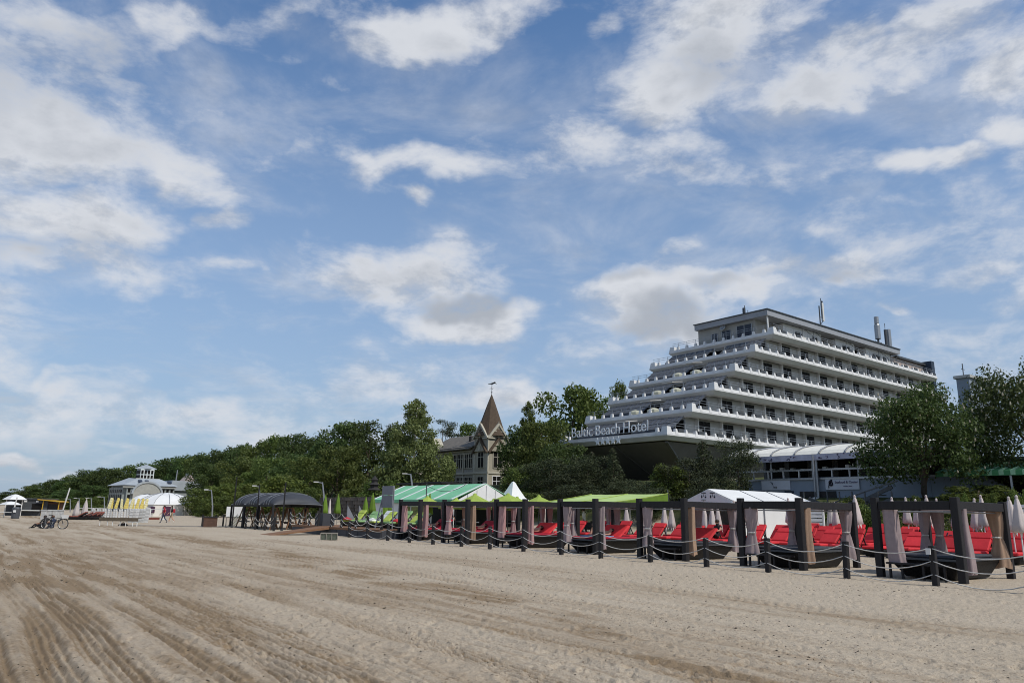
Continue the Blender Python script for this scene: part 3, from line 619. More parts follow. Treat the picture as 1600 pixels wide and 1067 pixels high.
# ------------------------------------------------------------------ the wooden villa with the pointed tower
def wnd(parent, x, y, z0, z1, w, face, glass=GLASSD, frame=VTRIM, bars=1, out=.06):
    """window w wide centred at x (face 'x-': wall normal -x, x is then the y coordinate)"""
    mb = MB(); fb = MB(); t = .09
    def bx(m, a, b, o0, o1, c, d_):
        if face == 'x': m.box(y - o1, y - o0, a, b, c, d_)
        else: m.box(a, b, y - o1, y - o0, c, d_)
    bx(fb, x - w / 2 - t, x - w / 2, -.05, out + .04, z0 - t, z1 + t); bx(fb, x + w / 2, x + w / 2 + t, -.05, out + .04, z0 - t, z1 + t)
    bx(fb, x - w / 2, x + w / 2, -.05, out + .04, z1, z1 + t); bx(fb, x - w / 2, x + w / 2, -.05, out + .08, z0 - t, z0)
    for k in range(1, bars + 1):
        xx = x - w / 2 + w * k / (bars + 1); bx(fb, xx - .035, xx + .035, -.02, out + .02, z0, z1)
    zz = z0 + (z1 - z0) * .68
    bx(fb, x - w / 2, x + w / 2, -.02, out + .025, zz - .035, zz + .035)
    bx(mb, x - w / 2, x + w / 2, -.05, out - .02, z0, z1)
    o = mb.build('window', glass, parent); fb.build('frame', frame, o); return o
def build_villa():
    v = thing('wooden_villa', 'old cream wooden villa with a tall pointed brown corner tower', 'villa', 50, 88.3, 4.2)
    Z = 4.2
    def z(a): return a - Z
    T = 3.7
    MB().box(.1, 9, T + .01, 17.5, 0, z(12.4)).build('wall', VGREY, v)
    MB().box(0, T, 0, T, 0, z(13.9)).build('tower_wall', VCREAM, v)
    MB().box(T + .01, 11, .25, 6, 0, z(12.2)).build('wall', VCREAM, v)
    # bands and corner boards
    bd = MB().box(-.12, .12, T + .05, 17.6, z(7.7), z(8.05)).box(-.14, .1, T + .05, 17.6, z(11.45), z(11.65)).box(-.12, T + .1, -.12, 0, z(7.7), z(8.05)).box(-.12, 0, -.12, T + .04, z(7.7), z(8.05)).box(T + .02, 11, .13, .25, z(7.7), z(8.0))
    for y in (3.75, 6.9, 14.6, 17.3): bd.box(-.05, .12, y, y + .22, 0, z(12.3))
    for (x, y) in ((-.06, -.06), (-.06, T - .16), (T - .16, -.06)): bd.box(x, x + .24, y, y + .24, 0, z(13.9))
    bd.build('trim_board', VTRIM, v)
    for k in range(6): wnd(v, 4.9 + k * 1.15, .1, z(8.75), z(11.05), .92, 'x', bars=1)
    for k in range(6): wnd(v, 4.8 + k * 1.2, .1, z(5.4), z(7.2), .95, 'x', bars=1)
    wnd(v, 12.2, .1, z(8.75), z(11.0), 1.0, 'x'); wnd(v, 15.9, .1, z(8.75), z(11.0), 1.0, 'x')
    wnd(v, T / 2, 0, z(8.7), z(11.2), 1.5, 'x'); wnd(v, T / 2, 0, z(5.0), z(7.2), 1.5, 'x')
    wnd(v, T / 2 + .1, 0, z(8.7), z(11.2), 1.7, 'y'); wnd(v, T / 2, 0, z(4.9), z(7.3), 1.6, 'y', frame=W_PAINT)
    wnd(v, 6.0, .25, z(8.7), z(11.0), 1.4, 'y'); wnd(v, 6.0, .25, z(5.0), z(7.2), 1.4, 'y', frame=W_PAINT)
    # wing roof, gable end and small eave roof
    rf = MB().prism([(-.6, z(12.2)), (4.6, z(14.9)), (9.8, z(12.2)), (9.8, z(12.0)), (4.6, z(14.65)), (-.6, z(12.0))], 'y', T + .02, 18.2).build('roof', VROOF, v)
    MB().box(4.0, 4.6, 8, 8.6, z(14.2), z(15.7)).build('chimney', BRICKC, rf); MB().box(1.7, 2.2, 7.4, 7.9, z(13.0), z(14.3)).build('chimney', DARKIN, rf)
    MB().hexa([(-1.0, 4.1, z(11.75)), (-1.0, 14.9, z(11.75)), (.05, 14.9, z(12.05)), (.05, 4.1, z(12.05)), (-1.0, 4.1, z(11.9)), (-1.0, 14.9, z(11.9)), (.05, 14.9, z(12.25)), (.05, 4.1, z(12.25))]).build('roof', VROOF, v)
    def gable(face, c, o, half, z0, z1, nm='gable'):
        """steep ornamental gable standing a little proud of a wall"""
        g = MB(); b = MB(); p = [(c - half, z0), (c + half, z0), (c, z1)]
        if face == 'x': g.prism(p, 'x', o - .25, o + 1.2)
        else: g.prism(p, 'y', o - .25, o + 1.2)
        gg = g.build(nm, VCREAM if c < 10 else VGREY, v)  # wing-end gable gets the grey: its shade is put into the colour
        for sg in (-1, 1):
            a1 = (c + sg * (half + .35), z0 - .3); a2 = (c, z1 + .25)
            if face == 'x': b.bar((o - .35, a1[0], a1[1]), (o - .35, a2[0], a2[1]), .16, .3); b.hexa([(o - .4, a1[0], a1[1]), (o + 1.3, a1[0], a1[1]), (o + 1.3, a2[0], a2[1]), (o - .4, a2[0], a2[1]), (o - .4, a1[0], a1[1] + .14), (o + 1.3, a1[0], a1[1] + .14), (o + 1.3, a2[0], a2[1] + .14), (o - .4, a2[0], a2[1] + .14)])
            else: b.bar((a1[0], o - .35, a1[1]), (a2[0], o - .35, a2[1]), .16, .3); b.hexa([(a1[0], o - .4, a1[1]), (a1[0], o + 1.3, a1[1]), (a2[0], o + 1.3, a2[1]), (a2[0], o - .4, a2[1]), (a1[0], o - .4, a1[1] + .14), (a1[0], o + 1.3, a1[1] + .14), (a2[0], o + 1.3, a2[1] + .14), (a2[0], o - .4, a2[1] + .14)])
        b.build('barge_board', VTRIM if z1 > 13.2 - Z else SPIRE, gg)
        fi = MB()
        if face == 'x': fi.bar((o - .3, c - half * .5, (z0 + z1) / 2), (o - .3, c + half * .5, (z0 + z1) / 2), .1).bar((o - .3, c, z0), (o - .3, c, z1 + .7), .1).box(o - .3, o - .24, c - .25, c + .25, z0 + .1, z0 + .9)
        else: fi.bar((c - half * .5, o - .3, (z0 + z1) / 2), (c + half * .5, o - .3, (z0 + z1) / 2), .1).bar((c, o - .3, z0), (c, o - .3, z1 + .7), .1).box(c - .25, c + .25, o - .3, o - .24, z0 + .1, z0 + .9)
        fi.build('fretwork', VTRIM, gg)
    for f_ in ('x', 'y'):
        gable(f_, T / 2, 0, 1.75, z(13.6), z(15.5)); gable(f_, T / 2, -.12, 1.6, z(11.3), z(13.1))
    gable('y', 8.0, .1, 1.9, z(11.4), z(13.7)); gable('x', 16.3, .05, 1.7, z(12.0), z(14.0))
    sp_ = []
    prof = [(2.75, z(13.85)), (2.25, z(14.9)), (1.55, z(16.9)), (.72, z(19.2)), (.05, z(20.9))]
    MB().lathe([(r_ * .98, q) for r_, q in prof], 8, (T / 2, T / 2, 0)).build('spire', SPIRE, v)
    va = MB().tube([(T / 2, T / 2, z(20.7)), (T / 2, T / 2, z(23.0))], .05, 5)
    va.bar((T / 2 - .2, T / 2 + .35, z(21.9)), (T / 2 + .2, T / 2 - .35, z(21.9)), .05).bar((T / 2 - .35, T / 2 - .2, z(21.9)), (T / 2 + .35, T / 2 + .2, z(21.9)), .05)
    va.tube([(T / 2 - .3, T / 2 + .7, z(22.75)), (T / 2, T / 2, z(22.7)), (T / 2 + .25, T / 2 - .5, z(22.9)), (T / 2 + .4, T / 2 - .75, z(22.6))], [.04, .13, .16, .03], 6)
    va.ball((T / 2, T / 2, z(21.25)), .12).build('weather_vane', DSTEEL, v)
build_villa()
# ------------------------------------------------------------------ helpers for ground seen at a pixel
def gnd(px, py, z=0.0):
    r = pixdir(px, py); t = (z - EYE) / r.z; p = r * t; return Vector((p.x, p.y, z))
def gthing(name, label, cat, px, py, rz=0.0, group=None, z=0.0):
    o = bpy.data.objects.new(name, None); COL.objects.link(o); o.location = gnd(px, py, z); o.rotation_euler = (0, 0, rz); o.empty_display_size = .2
    return tag(o, label, cat, group)
# ------------------------------------------------------------------ the bathing pavilion far down the beach
def build_pavilion():
    p = thing('bathing_pavilion', 'grey green wooden bathing pavilion with zinc roof and square glazed lantern', 'pavilion', 0, 0, 0)
    c = pixdir(233, 790); c = c * (186 / c.y); p.scale = (1.1, 1, 1); p.location = (c.x, c.y, -.5); p.rotation_euler = (0, 0, PHI + .06)
    MB().box(-5, 5, 0, 14, 0, 6.9).build('wall', PGREY, p); MB().box(5.01, 12.5, 3.5, 12, 0, 6.0).build('wall', PGREY, p)
    MB().box(-5.6, -5.01, 1.0, 13, 0, 6.4).build('wall', PGREY, p)
    # roof: hipped, with the lantern on top
    rf = MB().hexa([(-5.9, -.6, 6.95), (5.6, -.6, 6.95), (5.6, 14.6, 6.95), (-5.9, 14.6, 6.95), (-2.4, 3.2, 8.7), (2.6, 3.2, 8.7), (2.6, 10.5, 9.0), (-2.4, 10.5, 9.0)]).build('roof', ZINC, p)
    sk = MB()
    for (x, zz) in ((-2.6, 7.9), (-1.2, 7.9), (3.6, 7.9)): MB().hexa([(x, .55, zz - .25), (x + .8, .55, zz - .25), (x + .8, 1.6, zz + .32), (x, 1.6, zz + .32), (x, .45, zz - .12), (x + .8, .45, zz - .12), (x + .8, 1.5, zz + .45), (x, 1.5, zz + .45)]).build('skylight', GLASSB, rf)
    MB().prism([(4.9, 6.05), (13.2, 6.05), (12.2, 8.4), (5.2, 8.6)], 'y', 3.0, 12.6).build('roof', ZINC, p)
    MB().prism([(9.0, 5.6), (12.4, 5.6), (10.7, 7.5)], 'y', 1.8, 6).build('gable', DARKIN, p)
    MB().bar((8.9, 1.75, 5.5), (10.7, 1.75, 7.6), .12, .25).bar((12.5, 1.75, 5.5), (10.7, 1.75, 7.6), .12, .25).build('barge_board', PWHITE, p)
    MB().box(9.3, 12.1, 2.0, 3.4, 0, 5.55).build('porch_wall', PGREY, p)
    for k in range(3): MB().box(9.6 + k * .8, 9.9 + k * .8, 1.7, 1.95, 0, 5.5).build('porch_post', PWHITE, p)
    # lantern
    ln = MB().box(-1.45, 1.45, 4.7, 7.9, 8.3, 11.2).build('lantern', PWHITE, p)
    for k in range(4):
        for zz, hh in ((8.85, .8), (9.95, .9)):
            MB().box(-1.32 + k * .70, -.86 + k * .70, 4.6, 4.72, zz, zz + hh).build('window', GLASSD, ln)
            MB().box(-1.65, -1.53, 5.0 + k * .70, 5.46 + k * .70, zz, zz + hh).build('window', GLASSD, ln)
    MB().lathe([(2.4, 11.2), (2.25, 11.4), (.15, 12.3), (.001, 12.4)], 4, (0, 6.3, 0)).build('lantern_roof', ZINC, ln).rotation_euler = (0, 0, 0)
    MB().box(-2.5, 2.5, 3.6, 9.0, 8.2, 8.85).build('lantern_base', STONEW, ln)
    # arched portal
    arc = [(-.9 + 2.9 * math.cos(math.pi * k / 14), 4.9 + 2.7 * math.sin(math.pi * k / 14)) for k in range(15)]
    MB().prism([(2.0, 0)] + arc + [(-3.8, 0)], 'y', -.7, .3).build('portal_wall', STONEW, p)
    arc2 = [(-.9 + 3.3 * math.cos(math.pi * k / 14), 4.9 + 3.1 * math.sin(math.pi * k / 14)) for k in range(15)]
    cap = MB()
    for k in range(14): cap.hexa([(arc[k][0], -.9, arc[k][1]), (arc[k + 1][0], -.9, arc[k + 1][1]), (arc2[k + 1][0], -.9, arc2[k + 1][1]), (arc2[k][0], -.9, arc2[k][1]), (arc[k][0], .35, arc[k][1]), (arc[k + 1][0], .35, arc[k + 1][1]), (arc2[k + 1][0], .35, arc2[k + 1][1]), (arc2[k][0], .35, arc2[k][1])])
    cap.build('portal_cornice', ZINC, p)
    arc3 = [(-.9 + 1.7 * math.cos(math.pi * k / 10), 3.5 + 1.6 * math.sin(math.pi * k / 10)) for k in range(11)]
    w_ = MB().prism(arc3, 'y', -.8, -.5).build('fan_window', GLASSD, p)
    MB().box(-2.3, -.6, -.95, -.82, 2.9, 4.3).build('red_banner', REDS, w_)
    for k in range(4):
        for zz, hh in ((1.2, 2.2), (4.3, 1.0), (5.6, .8)):
            wn = MB().box(-4.9 + .3, -4.3, -.06, .1, zz, zz + hh) if False else None
    # left bay windows, pilasters, side windows
    for (xs) in ((-4.75, -4.25), (2.35, 2.85), (3.25, 3.75), (4.15, 4.65)):
        for zz, hh in ((.8, 2.2), (3.6, 1.1), (5.3, .9)):
            MB().box(xs[0], xs[1], -.08, .05, zz, zz + hh).build('window', GLASSD, p)
    for k in range(7):
        y = 1.6 + k * 1.6
        for zz, hh in ((.8, 2.2), (3.5, 1.2), (5.2, .7)): MB().box(-5.68, -5.55, y, y + .85, zz, zz + hh).build('window', GLASSD, p)
        MB().box(-5.72, -5.6, y + 1.1, y + 1.3, 0, 6.4).build('pilaster', STONEW, p)
    MB().box(-5.9, 5.2, -.35, .02, 6.4, 6.85).build('cornice', STONEW, p)
    MB().tube([(6.5, 5, 8), (6.6, 5, 11.3)], .12, 6).build('flue', STEEL, p)
    # chimney block to the right, hidden in the trees
    b = thing('brick_gable_house', 'pale brick gable wall standing behind the pavilion at the wood edge', 'house', 0, 0, 0)
    q = pixdir(292, 790); q = q * (196 / q.y); b.location = (q.x, q.y, 0); b.rotation_euler = (0, 0, PHI)
    MB().prism([(-2.5, 0), (2.0, 0), (2.0, 8), (0.6, 10), (-2.5, 6.5)], 'y', 0, 6).build('wall', BRICKC, b); MB().hexa([(.4, -.3, 10), (2.2, -.3, 7.6), (2.2, 6.3, 7.6), (.4, 6.3, 10), (.4, -.3, 10.2), (2.2, -.3, 7.8), (2.2, 6.3, 7.8), (.4, 6.3, 10.2)]).build('roof', ZINC, b)
build_pavilion()
def build_dome_tent():
    t = gthing('dome_tent', 'white round dome marquee with dark door and window in front of the pavilion', 'marquee', 258, 806.5)
    Rr = 4.5; n = 12
    MB().lathe([(Rr, 0), (Rr, 1.9)], n).build('wall', DOMEF, t)
    MB().lathe([(Rr + .12, 1.9), (Rr + .05, 2.02), (Rr * .86, 2.75), (Rr * .62, 3.35), (Rr * .32, 3.75), (.05, 3.9), (.001, 3.91)], n).build('roof', WTENT, t)
    rb = MB()
    for k in range(n):
        a = 2 * math.pi * k / n
        rb.tube([(math.cos(a) * (r_ + .03), math.sin(a) * (r_ + .03), z_ + .04) for r_, z_ in ((Rr + .05, 2.02), (Rr * .86, 2.75), (Rr * .62, 3.35), (Rr * .32, 3.75))], .035, 4)
    rb.build('roof_seam', GREYP, t)
    for a, w, z0, z1, nm in ((-64, 1.15, 0, 1.65, 'door'), (-97, 1.5, .6, 1.55, 'window')):
        c = Vector((math.cos(R(a)), math.sin(R(a)), 0)); tn = Vector((-c.y, c.x, 0)); p0 = c * (Rr - .03)
        o = MB().bar(p0 - tn * w / 2 + Vector((0, 0, (z0 + z1) / 2)), p0 + tn * w / 2 + Vector((0, 0, (z0 + z1) / 2)), .16, z1 - z0).build(nm, mat('dark_purple_panel', (.07, .03, .06), .6), t)
        if nm == 'window': MB().bar(p0 + c * .05 - tn * w * .35 + Vector((0, 0, 1.0)), p0 + c * .05 + tn * w * .3 + Vector((0, 0, 1.0)), .1, .4).build('pane', GREYP, o)
    t2 = gthing('dome_tent', 'smaller white dome tent showing behind the left shoulder of the round marquee', 'marquee', 226, 805.5)
    t2.location = t2.location * 1.05; t2.location.z = 0
    MB().lathe([(3.0, 0), (3.0, 1.9)], 10).build('wall', DOMEF, t2); MB().lathe([(3.1, 1.9), (2.6, 2.7), (1.8, 3.3), (.9, 3.65), (.02, 3.75), (.001, 3.76)], 10).build('roof', WTENT, t2)
build_dome_tent()
# ------------------------------------------------------------------ restaurant terrace in front of the hotel
def build_restaurant():
    b = thing('restaurant_terrace', 'blue grey restaurant terrace with curved cream canopy and shell patterned valance', 'restaurant', 28, 11.6, 0)
    L_ = 14.2
    MB().box(0, 9, 0, L_, 1.0, 4.35).build('wall', BLUEW, b); MB().box(-.06, 0, 9.4, 10.1, 2.9, 3.55).build('window', GLASSB, b); MB().box(-.02, 9, 0, 11, 4.36, 4.46).build('terrace_floor', GREYP, b)
    MB().box(-.12, -.02, -5.5, L_, 4.3, 4.42).build('coping', STEEL, b)
    rl = MB()
    for k in range(12): rl.bar((.1, .2 + k * 1.25, 4.4), (.1, .2 + k * 1.25, 4.95), .14, .06)
    rl.build('baluster', W_STUCCO, b); MB().bar((.1, 0, 5.0), (.1, L_, 5.0), .09, .12).build('handrail', STEEL, b)
    for y in (1.4, 4.6, 7.9, 11.2): MB().tube([(.12, y, 4.4), (.12, y, 5.95)], .07, 6).build('post', STEEL, b)
    MB().tube([(-.25, 7.4, 1.5), (-.25, 7.4, 6.0)], .11, 6).build('post', STEEL, b)
    # barrel canopy
    prof = [(-.4, 5.75), (-.42, 6.05), (-.1, 6.32), (.8, 6.62), (2.2, 6.86), (3.8, 6.95), (3.8, 6.85), (2.2, 6.76), (.8, 6.52), (0, 6.22), (-.3, 5.98), (-.3, 5.75)]
    cn = MB().prism(prof[1:-1], 'y', -.6, L_ + .4).build('canopy', CREAMF, b)
    rb = MB()
    for k in range(9):
        y = -.55 + k * (L_ + .9) / 8
        rb.tube([(x - .03, y, z_ + .05) for x, z_ in prof[1:6]], .06, 5)
    rb.build('canopy_rib', GREYP, cn)
    va = MB().box(-.47, -.42, -.6, L_ + .4, 5.62, 6.03).build('valance', PURP, cn)
    g = random.Random(4); pr = MB()
    for k in range(46):
        y = g.uniform(-.4, L_); zz = g.uniform(5.7, 5.97); r_ = g.uniform(.05, .13)
        a0 = g.uniform(0, 6.28); pts = [(-.485, y + math.cos(a0 + q * .7) * r_ * (1 - q * .08), zz + math.sin(a0 + q * .7) * r_ * .8 * (1 - q * .08)) for q in range(6)]
        pr.tube(pts, [.02, .035, .04, .03, .02, .01], 4)
    pr.build('shell_print', INKP, va)
    MB().box(3.7, 3.9, -.5, L_, 4.46, 6.8).build('back_wall', mat('terrace_back', (.17, .165, .16), .8, .3, 1.5), b)
    tb = MB(); g = random.Random(9)
    for k in range(16): y = .5 + k * .85; tb.box(.8, 1.5, y, y + .5, 5.0, 5.1); tb.box(1.0, 1.35, y + .1, y + .35, 5.105, 5.15 + .2 * g.random())
    tag(tb.build('table_setting', WHC, b), kind='stuff')
    # undercroft: dark panel with its shade put into the colour, ramp wall on the right
    MB().box(-.05, 0, 4.6, 10.3, 1.0, 3.15).build('undercroft', DARKIN, b) if False else None
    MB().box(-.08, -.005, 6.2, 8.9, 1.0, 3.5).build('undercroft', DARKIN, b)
    MB().prism([(-4.6, 1), (-.3, 1), (-.3, 4.25), (-2.4, 4.1), (-4.6, 3.2)], 'x', .02, .4).build('ramp_wall', BLUEW, b) if False else None
    rw = MB().add([(-.0, -.02, 1), (.0, -5.6, 1), (.0, -5.6, 2.6), (0, -3.2, 4.25), (0, -.02, 4.3), (.5, -.02, 1), (.5, -5.6, 1), (.5, -5.6, 2.6), (.5, -3.2, 4.25), (.5, -.02, 4.3)], [(0, 1, 2, 3, 4), (9, 8, 7, 6, 5), (0, 5, 6, 1), (1, 6, 7, 2), (2, 7, 8, 3), (3, 8, 9, 4), (4, 9, 5, 0)])
    rw.build('ramp_wall', BLUEW, b)
    MB().box(-1.4, -1.0, -6.2, -1.4, .8, 2.75).build('low_wall', BLUEW, b)
    for k in range(7): MB().box(3.62, 3.69, .4 + k * 2, 1.9 + k * 2, 4.6, 6.3).build('glass_panel', GLASSD, b)
    s1 = thing('restaurant_sign', 'pale sign panel with a dark leaf mark left of the terrace lamp post', 'sign', 27.9, 11.6, 0)
    MB().box(0, .06, 9.6, 11.95, 3.62, 4.30).build('panel', SIGNW, s1)
    lf = MB(); lf.add([(-.02, 11.25, 4.25), (-.02, 11.10, 4.15), (-.02, 10.95, 3.95), (-.02, 11.0, 4.15), (-.04, 11.25, 4.25), (-.04, 11.10, 4.15), (-.04, 10.95, 3.95), (-.04, 11.0, 4.15)], [(0, 1, 2, 3), (7, 6, 5, 4), (0, 4, 5, 1), (1, 5, 6, 2), (2, 6, 7, 3), (3, 7, 4, 0)])
    lf.build('leaf_mark', INK, s1); words('ice', .26, INK, s1, 'lettering', (-.02, 10.95, 3.76), (0, -1, 0), (0, 0, 1), .01)
    s2 = thing('restaurant_sign', 'pale sign panel with a dark spiral shell and the words Seafood & Oyster', 'sign', 27.9, 11.6, 0)
    MB().box(0, .06, 4.5, 6.9, 3.60, 4.32).build('panel', SIGNW, s2)
    sp = MB(); pts = []; rr = []
    for k in range(22):
        a = 1.2 + k * .42; q = .2 * (1 - k / 25); pts.append((-.03, 6.45 - math.cos(a) * q * .8, 4.02 + math.sin(a) * q)); rr.append(.085 * (1 - k / 30))
    sp.tube(pts, rr, 5).bar((-.03, 6.62, 4.0), (-.03, 6.66, 3.7), .04).build('shell_mark', INK, s2)
    o, w_ = words('Seafood & Oyster', .225, INKP, s2, 'lettering', (-.02, 6.2, 4.02), (0, -1, 0), (0, 0, 1), .01, 1.0)
    words('TERRACE', .14, INKP, s2, 'lettering', (-.02, 2.35, 3.52), (0, -1, 0), (0, 0, 1), .01) if False else None
    MB().box(-.02, -.01, 5.3, 5.6, 3.80, 3.84).box(-.02, -.01, 5.0, 5.24, 3.80, 3.84).build('small_print', INKP, s2)
    # steel stair
    st = thing('steel_stair', 'dark steel stair flights crossing under the restaurant terrace', 'stair', 24.0, 17.5, 0)
    m = MB()
    for (a, b_) in (((0, 0, .8), (0, -4.5, 3.0)), ((0, -4.5, .8), (0, 0, 2.9)), ((.8, .4, 1.2), (.8, -5, 3.6)), ((-.6, -1, .9), (-.6, -5.5, 2.8))): m.bar(a, b_, .12, .22)
    m.build('stringer', DSTEEL, st); m = MB()
    for k in range(12): m.bar((-.5, -k * .42, 1.0 + k * .19), (.6, -k * .42, 1.0 + k * .19), .2, .05)
    m.build('tread', DSTEEL, st); m = MB()
    for k in range(8): m.bar((-.6, -k * .8, .8), (-.6, -k * .8, 3.3), .07)
    m.bar((-.6, .3, 1.9), (-.6, -6, 3.9), .07).build('railing', DSTEEL, st)
    lp = thing('lamp_post', 'thin grey lamp post with a round box in front of the restaurant wall', 'lamp post', 27.3, 18.95, 0)
    # green striped awning building at the far right
    k_ = thing('cafe_building', 'low dark cafe under a green and white striped awning behind the chestnuts', 'cafe', 29.2, -8, 0)
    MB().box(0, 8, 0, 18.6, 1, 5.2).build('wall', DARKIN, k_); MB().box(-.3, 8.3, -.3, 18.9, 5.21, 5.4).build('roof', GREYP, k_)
    aw = MB().hexa([(-3.3, 3, 4.42), (-3.3, 18.4, 4.42), (-.02, 18.4, 5.12), (-.02, 3, 5.12), (-3.3, 3, 4.46), (-3.3, 18.4, 4.46), (-.02, 18.4, 5.17), (-.02, 3, 5.17)]).build('awning', mat('awning_green', (.07, .24, .10), .8), k_)
    ws = MB()
    for q in range(26):
        y = 3.2 + q * .58; ws.hexa([(-3.3, y, 4.475), (-3.3, y + .24, 4.475), (-.02, y + .24, 5.185), (-.02, y, 5.185), (-3.3, y, 4.485), (-3.3, y + .24, 4.485), (-.02, y + .24, 5.195), (-.02, y, 5.195)])
        ws.box(-3.34, -3.315, y, y + .24, 4.2, 4.47)
    ws.build('awning_stripe', mat('awning_stripe', (.30, .52, .32), .8), aw); MB().box(-3.31, -3.285, 3, 18.4, 4.18, 4.44).build('awning_fringe', mat('awning_green', (.07, .24, .10), .8), aw)
    for y in (4, 9, 14): MB().box(-.05, .02, y, y + 2.6, 1.5, 3.9).build('window', GLASSD, k_)
    MB().bar((-3.2, 8.4, 1), (-3.2, 8.4, 4.4), .1).bar((-3.2, 14.5, 1), (-3.2, 14.5, 4.4), .1).build('post', STEEL, k_)
    # pale block behind the trees
    t_ = thing('pale_block', 'plain pale grey building block rising between the two chestnuts', 'building', 0, 0, 0)
    q = pixdir(1527, 700); q = q * (75 / q.y); t_.location = (q.x, q.y, 0); t_.rotation_euler = (0, 0, PHI)
    MB().box(0, 6, 0, 1.2, 0, 16.0).build('wall', BLUEW, t_); MB().box(-.2, 6.2, -.2, 1.4, 16.01, 16.3).build('roof', GREYWALL, t_)
    MB().tube([(.4, .6, 16.2), (.4, .6, 17.6)], .05, 5).bar((0, .6, 17), (.8, .6, 17), .05).build('aerial', DSTEEL, t_)
    for zz in (5, 8, 11): MB().box(1.5, 2.8, -.06, .05, zz, zz + 1.5).build('window', GLASSD, t_)
    MB().tube([(0, 0, .9), (0, 0, 6.0)], .06, 6).build('post', STEEL, lp); MB().lathe([(.2, 0), (.24, .1), (.2, .35), (.001, .4)], 8, (0, 0, 2.7)).build('lamp_box', W_STUCCO, lp)
build_restaurant()
# ------------------------------------------------------------------ the beach club on the sand
CAB_S = [-.05 + 4.85 * k for k in range(7)]
ORD = ['nearest', 'second', 'third', 'fourth', 'fifth', 'sixth', 'farthest']
def rope_between(mb, a, b, sag, n=8, r=.016):
    a = Vector(a); b = Vector(b)
    mb.tube([a.lerp(b, t / n) - Vector((0, 0, sag * 4 * (t / n) * (1 - t / n))) for t in range(n + 1)], r, 5)
def rope_fence(name, label, d, ss, zb, hgt, levels, sag, w=.15, skip=(), seed=1):
    f = thing(name, label, 'rope fence', 0, 0, 0); g = random.Random(seed); tops = []
    for s_ in ss:
        dd = d + g.uniform(-.08, .08); s_ = s_ + g.uniform(-.05, .05); hh = hgt + g.uniform(-.05, .05); tx, ty = g.uniform(-.03, .03), g.uniform(-.03, .03)
        mb = MB(); a = w / 2
        mb.hexa([(dd - a, s_ - a, zb - .3), (dd + a, s_ - a, zb - .3), (dd + a, s_ + a, zb - .3), (dd - a, s_ + a, zb - .3), (dd - a + tx, s_ - a + ty, zb + hh), (dd + a + tx, s_ - a + ty, zb + hh), (dd + a + tx, s_ + a + ty, zb + hh), (dd - a + tx, s_ + a + ty, zb + hh)])
        mb.build('post', BLACKW, f, bevel=.012); tops.append((dd, s_, tx, ty))
    for i in range(len(ss) - 1):
        if i in skip: continue
        for lv in levels:
            mb = MB(); a, b = tops[i], tops[i + 1]; k = lv / hgt
            rope_between(mb, (a[0] - w / 2 + a[2] * k, a[1] + w / 2 * .4, zb + lv), (b[0] - w / 2 + b[2] * k, b[1] - w / 2 * .4, zb + lv), sag * g.uniform(.8, 1.25), r=.014)
            mb.build('rope', ROPE, f, smooth=True)
    return f
fen = rope_fence('rope_fence', 'black post and white rope fence standing in the sand before the cabanas', .12, [2.48 * i for i in range(-2, 15)], 0, 1.0, (.95, .62, .28), .22)
MB().box(-.10, -.075, -.06, .06, .80, .96).build('notice_tag', WPLAS, fen)
def curtain(parent, x, y, m, w=.34, z0=.35, z1=2.02, tie=1.2, seed=0, lean=0.0):
    """a gathered curtain: vertical folds, pinched where it is tied"""
    g = random.Random(seed); n = 22; mb = MB(); rows = []
    ph = [g.uniform(0, 6.28) for _ in range(3)]
    for k in range(11):
        t = k / 10; z = z1 + (z0 - z1) * t
        q = 1.0 if not tie else .55 + .6 * min(1, abs(z - tie) / .65) ** .8
        r_ = w / 2 * q * (.9 + .25 * t); row = []
        for j in range(n):
            a = 2 * math.pi * j / n; f = 1 + .22 * math.sin(5 * a + ph[0] + t * .8) + .10 * math.sin(9 * a + ph[1] - t)
            row.append((x + math.cos(a) * r_ * f * .62 + lean * t * .1, y + math.sin(a) * r_ * f + lean * t + .02 * math.sin(t * 5 + ph[2]), z + (.03 * math.sin(3 * a + ph[2]) if k == 10 else 0)))
        rows.append(row + [row[0]])
    mb.sheet(rows); c = mb.build('curtain', m, parent, smooth=True)
    if tie: MB().lathe([(w * .34, -.02), (w * .36, 0), (w * .34, .025)], 10, (x, y, tie)).build('tie_cord', ROPE, c)
    return c
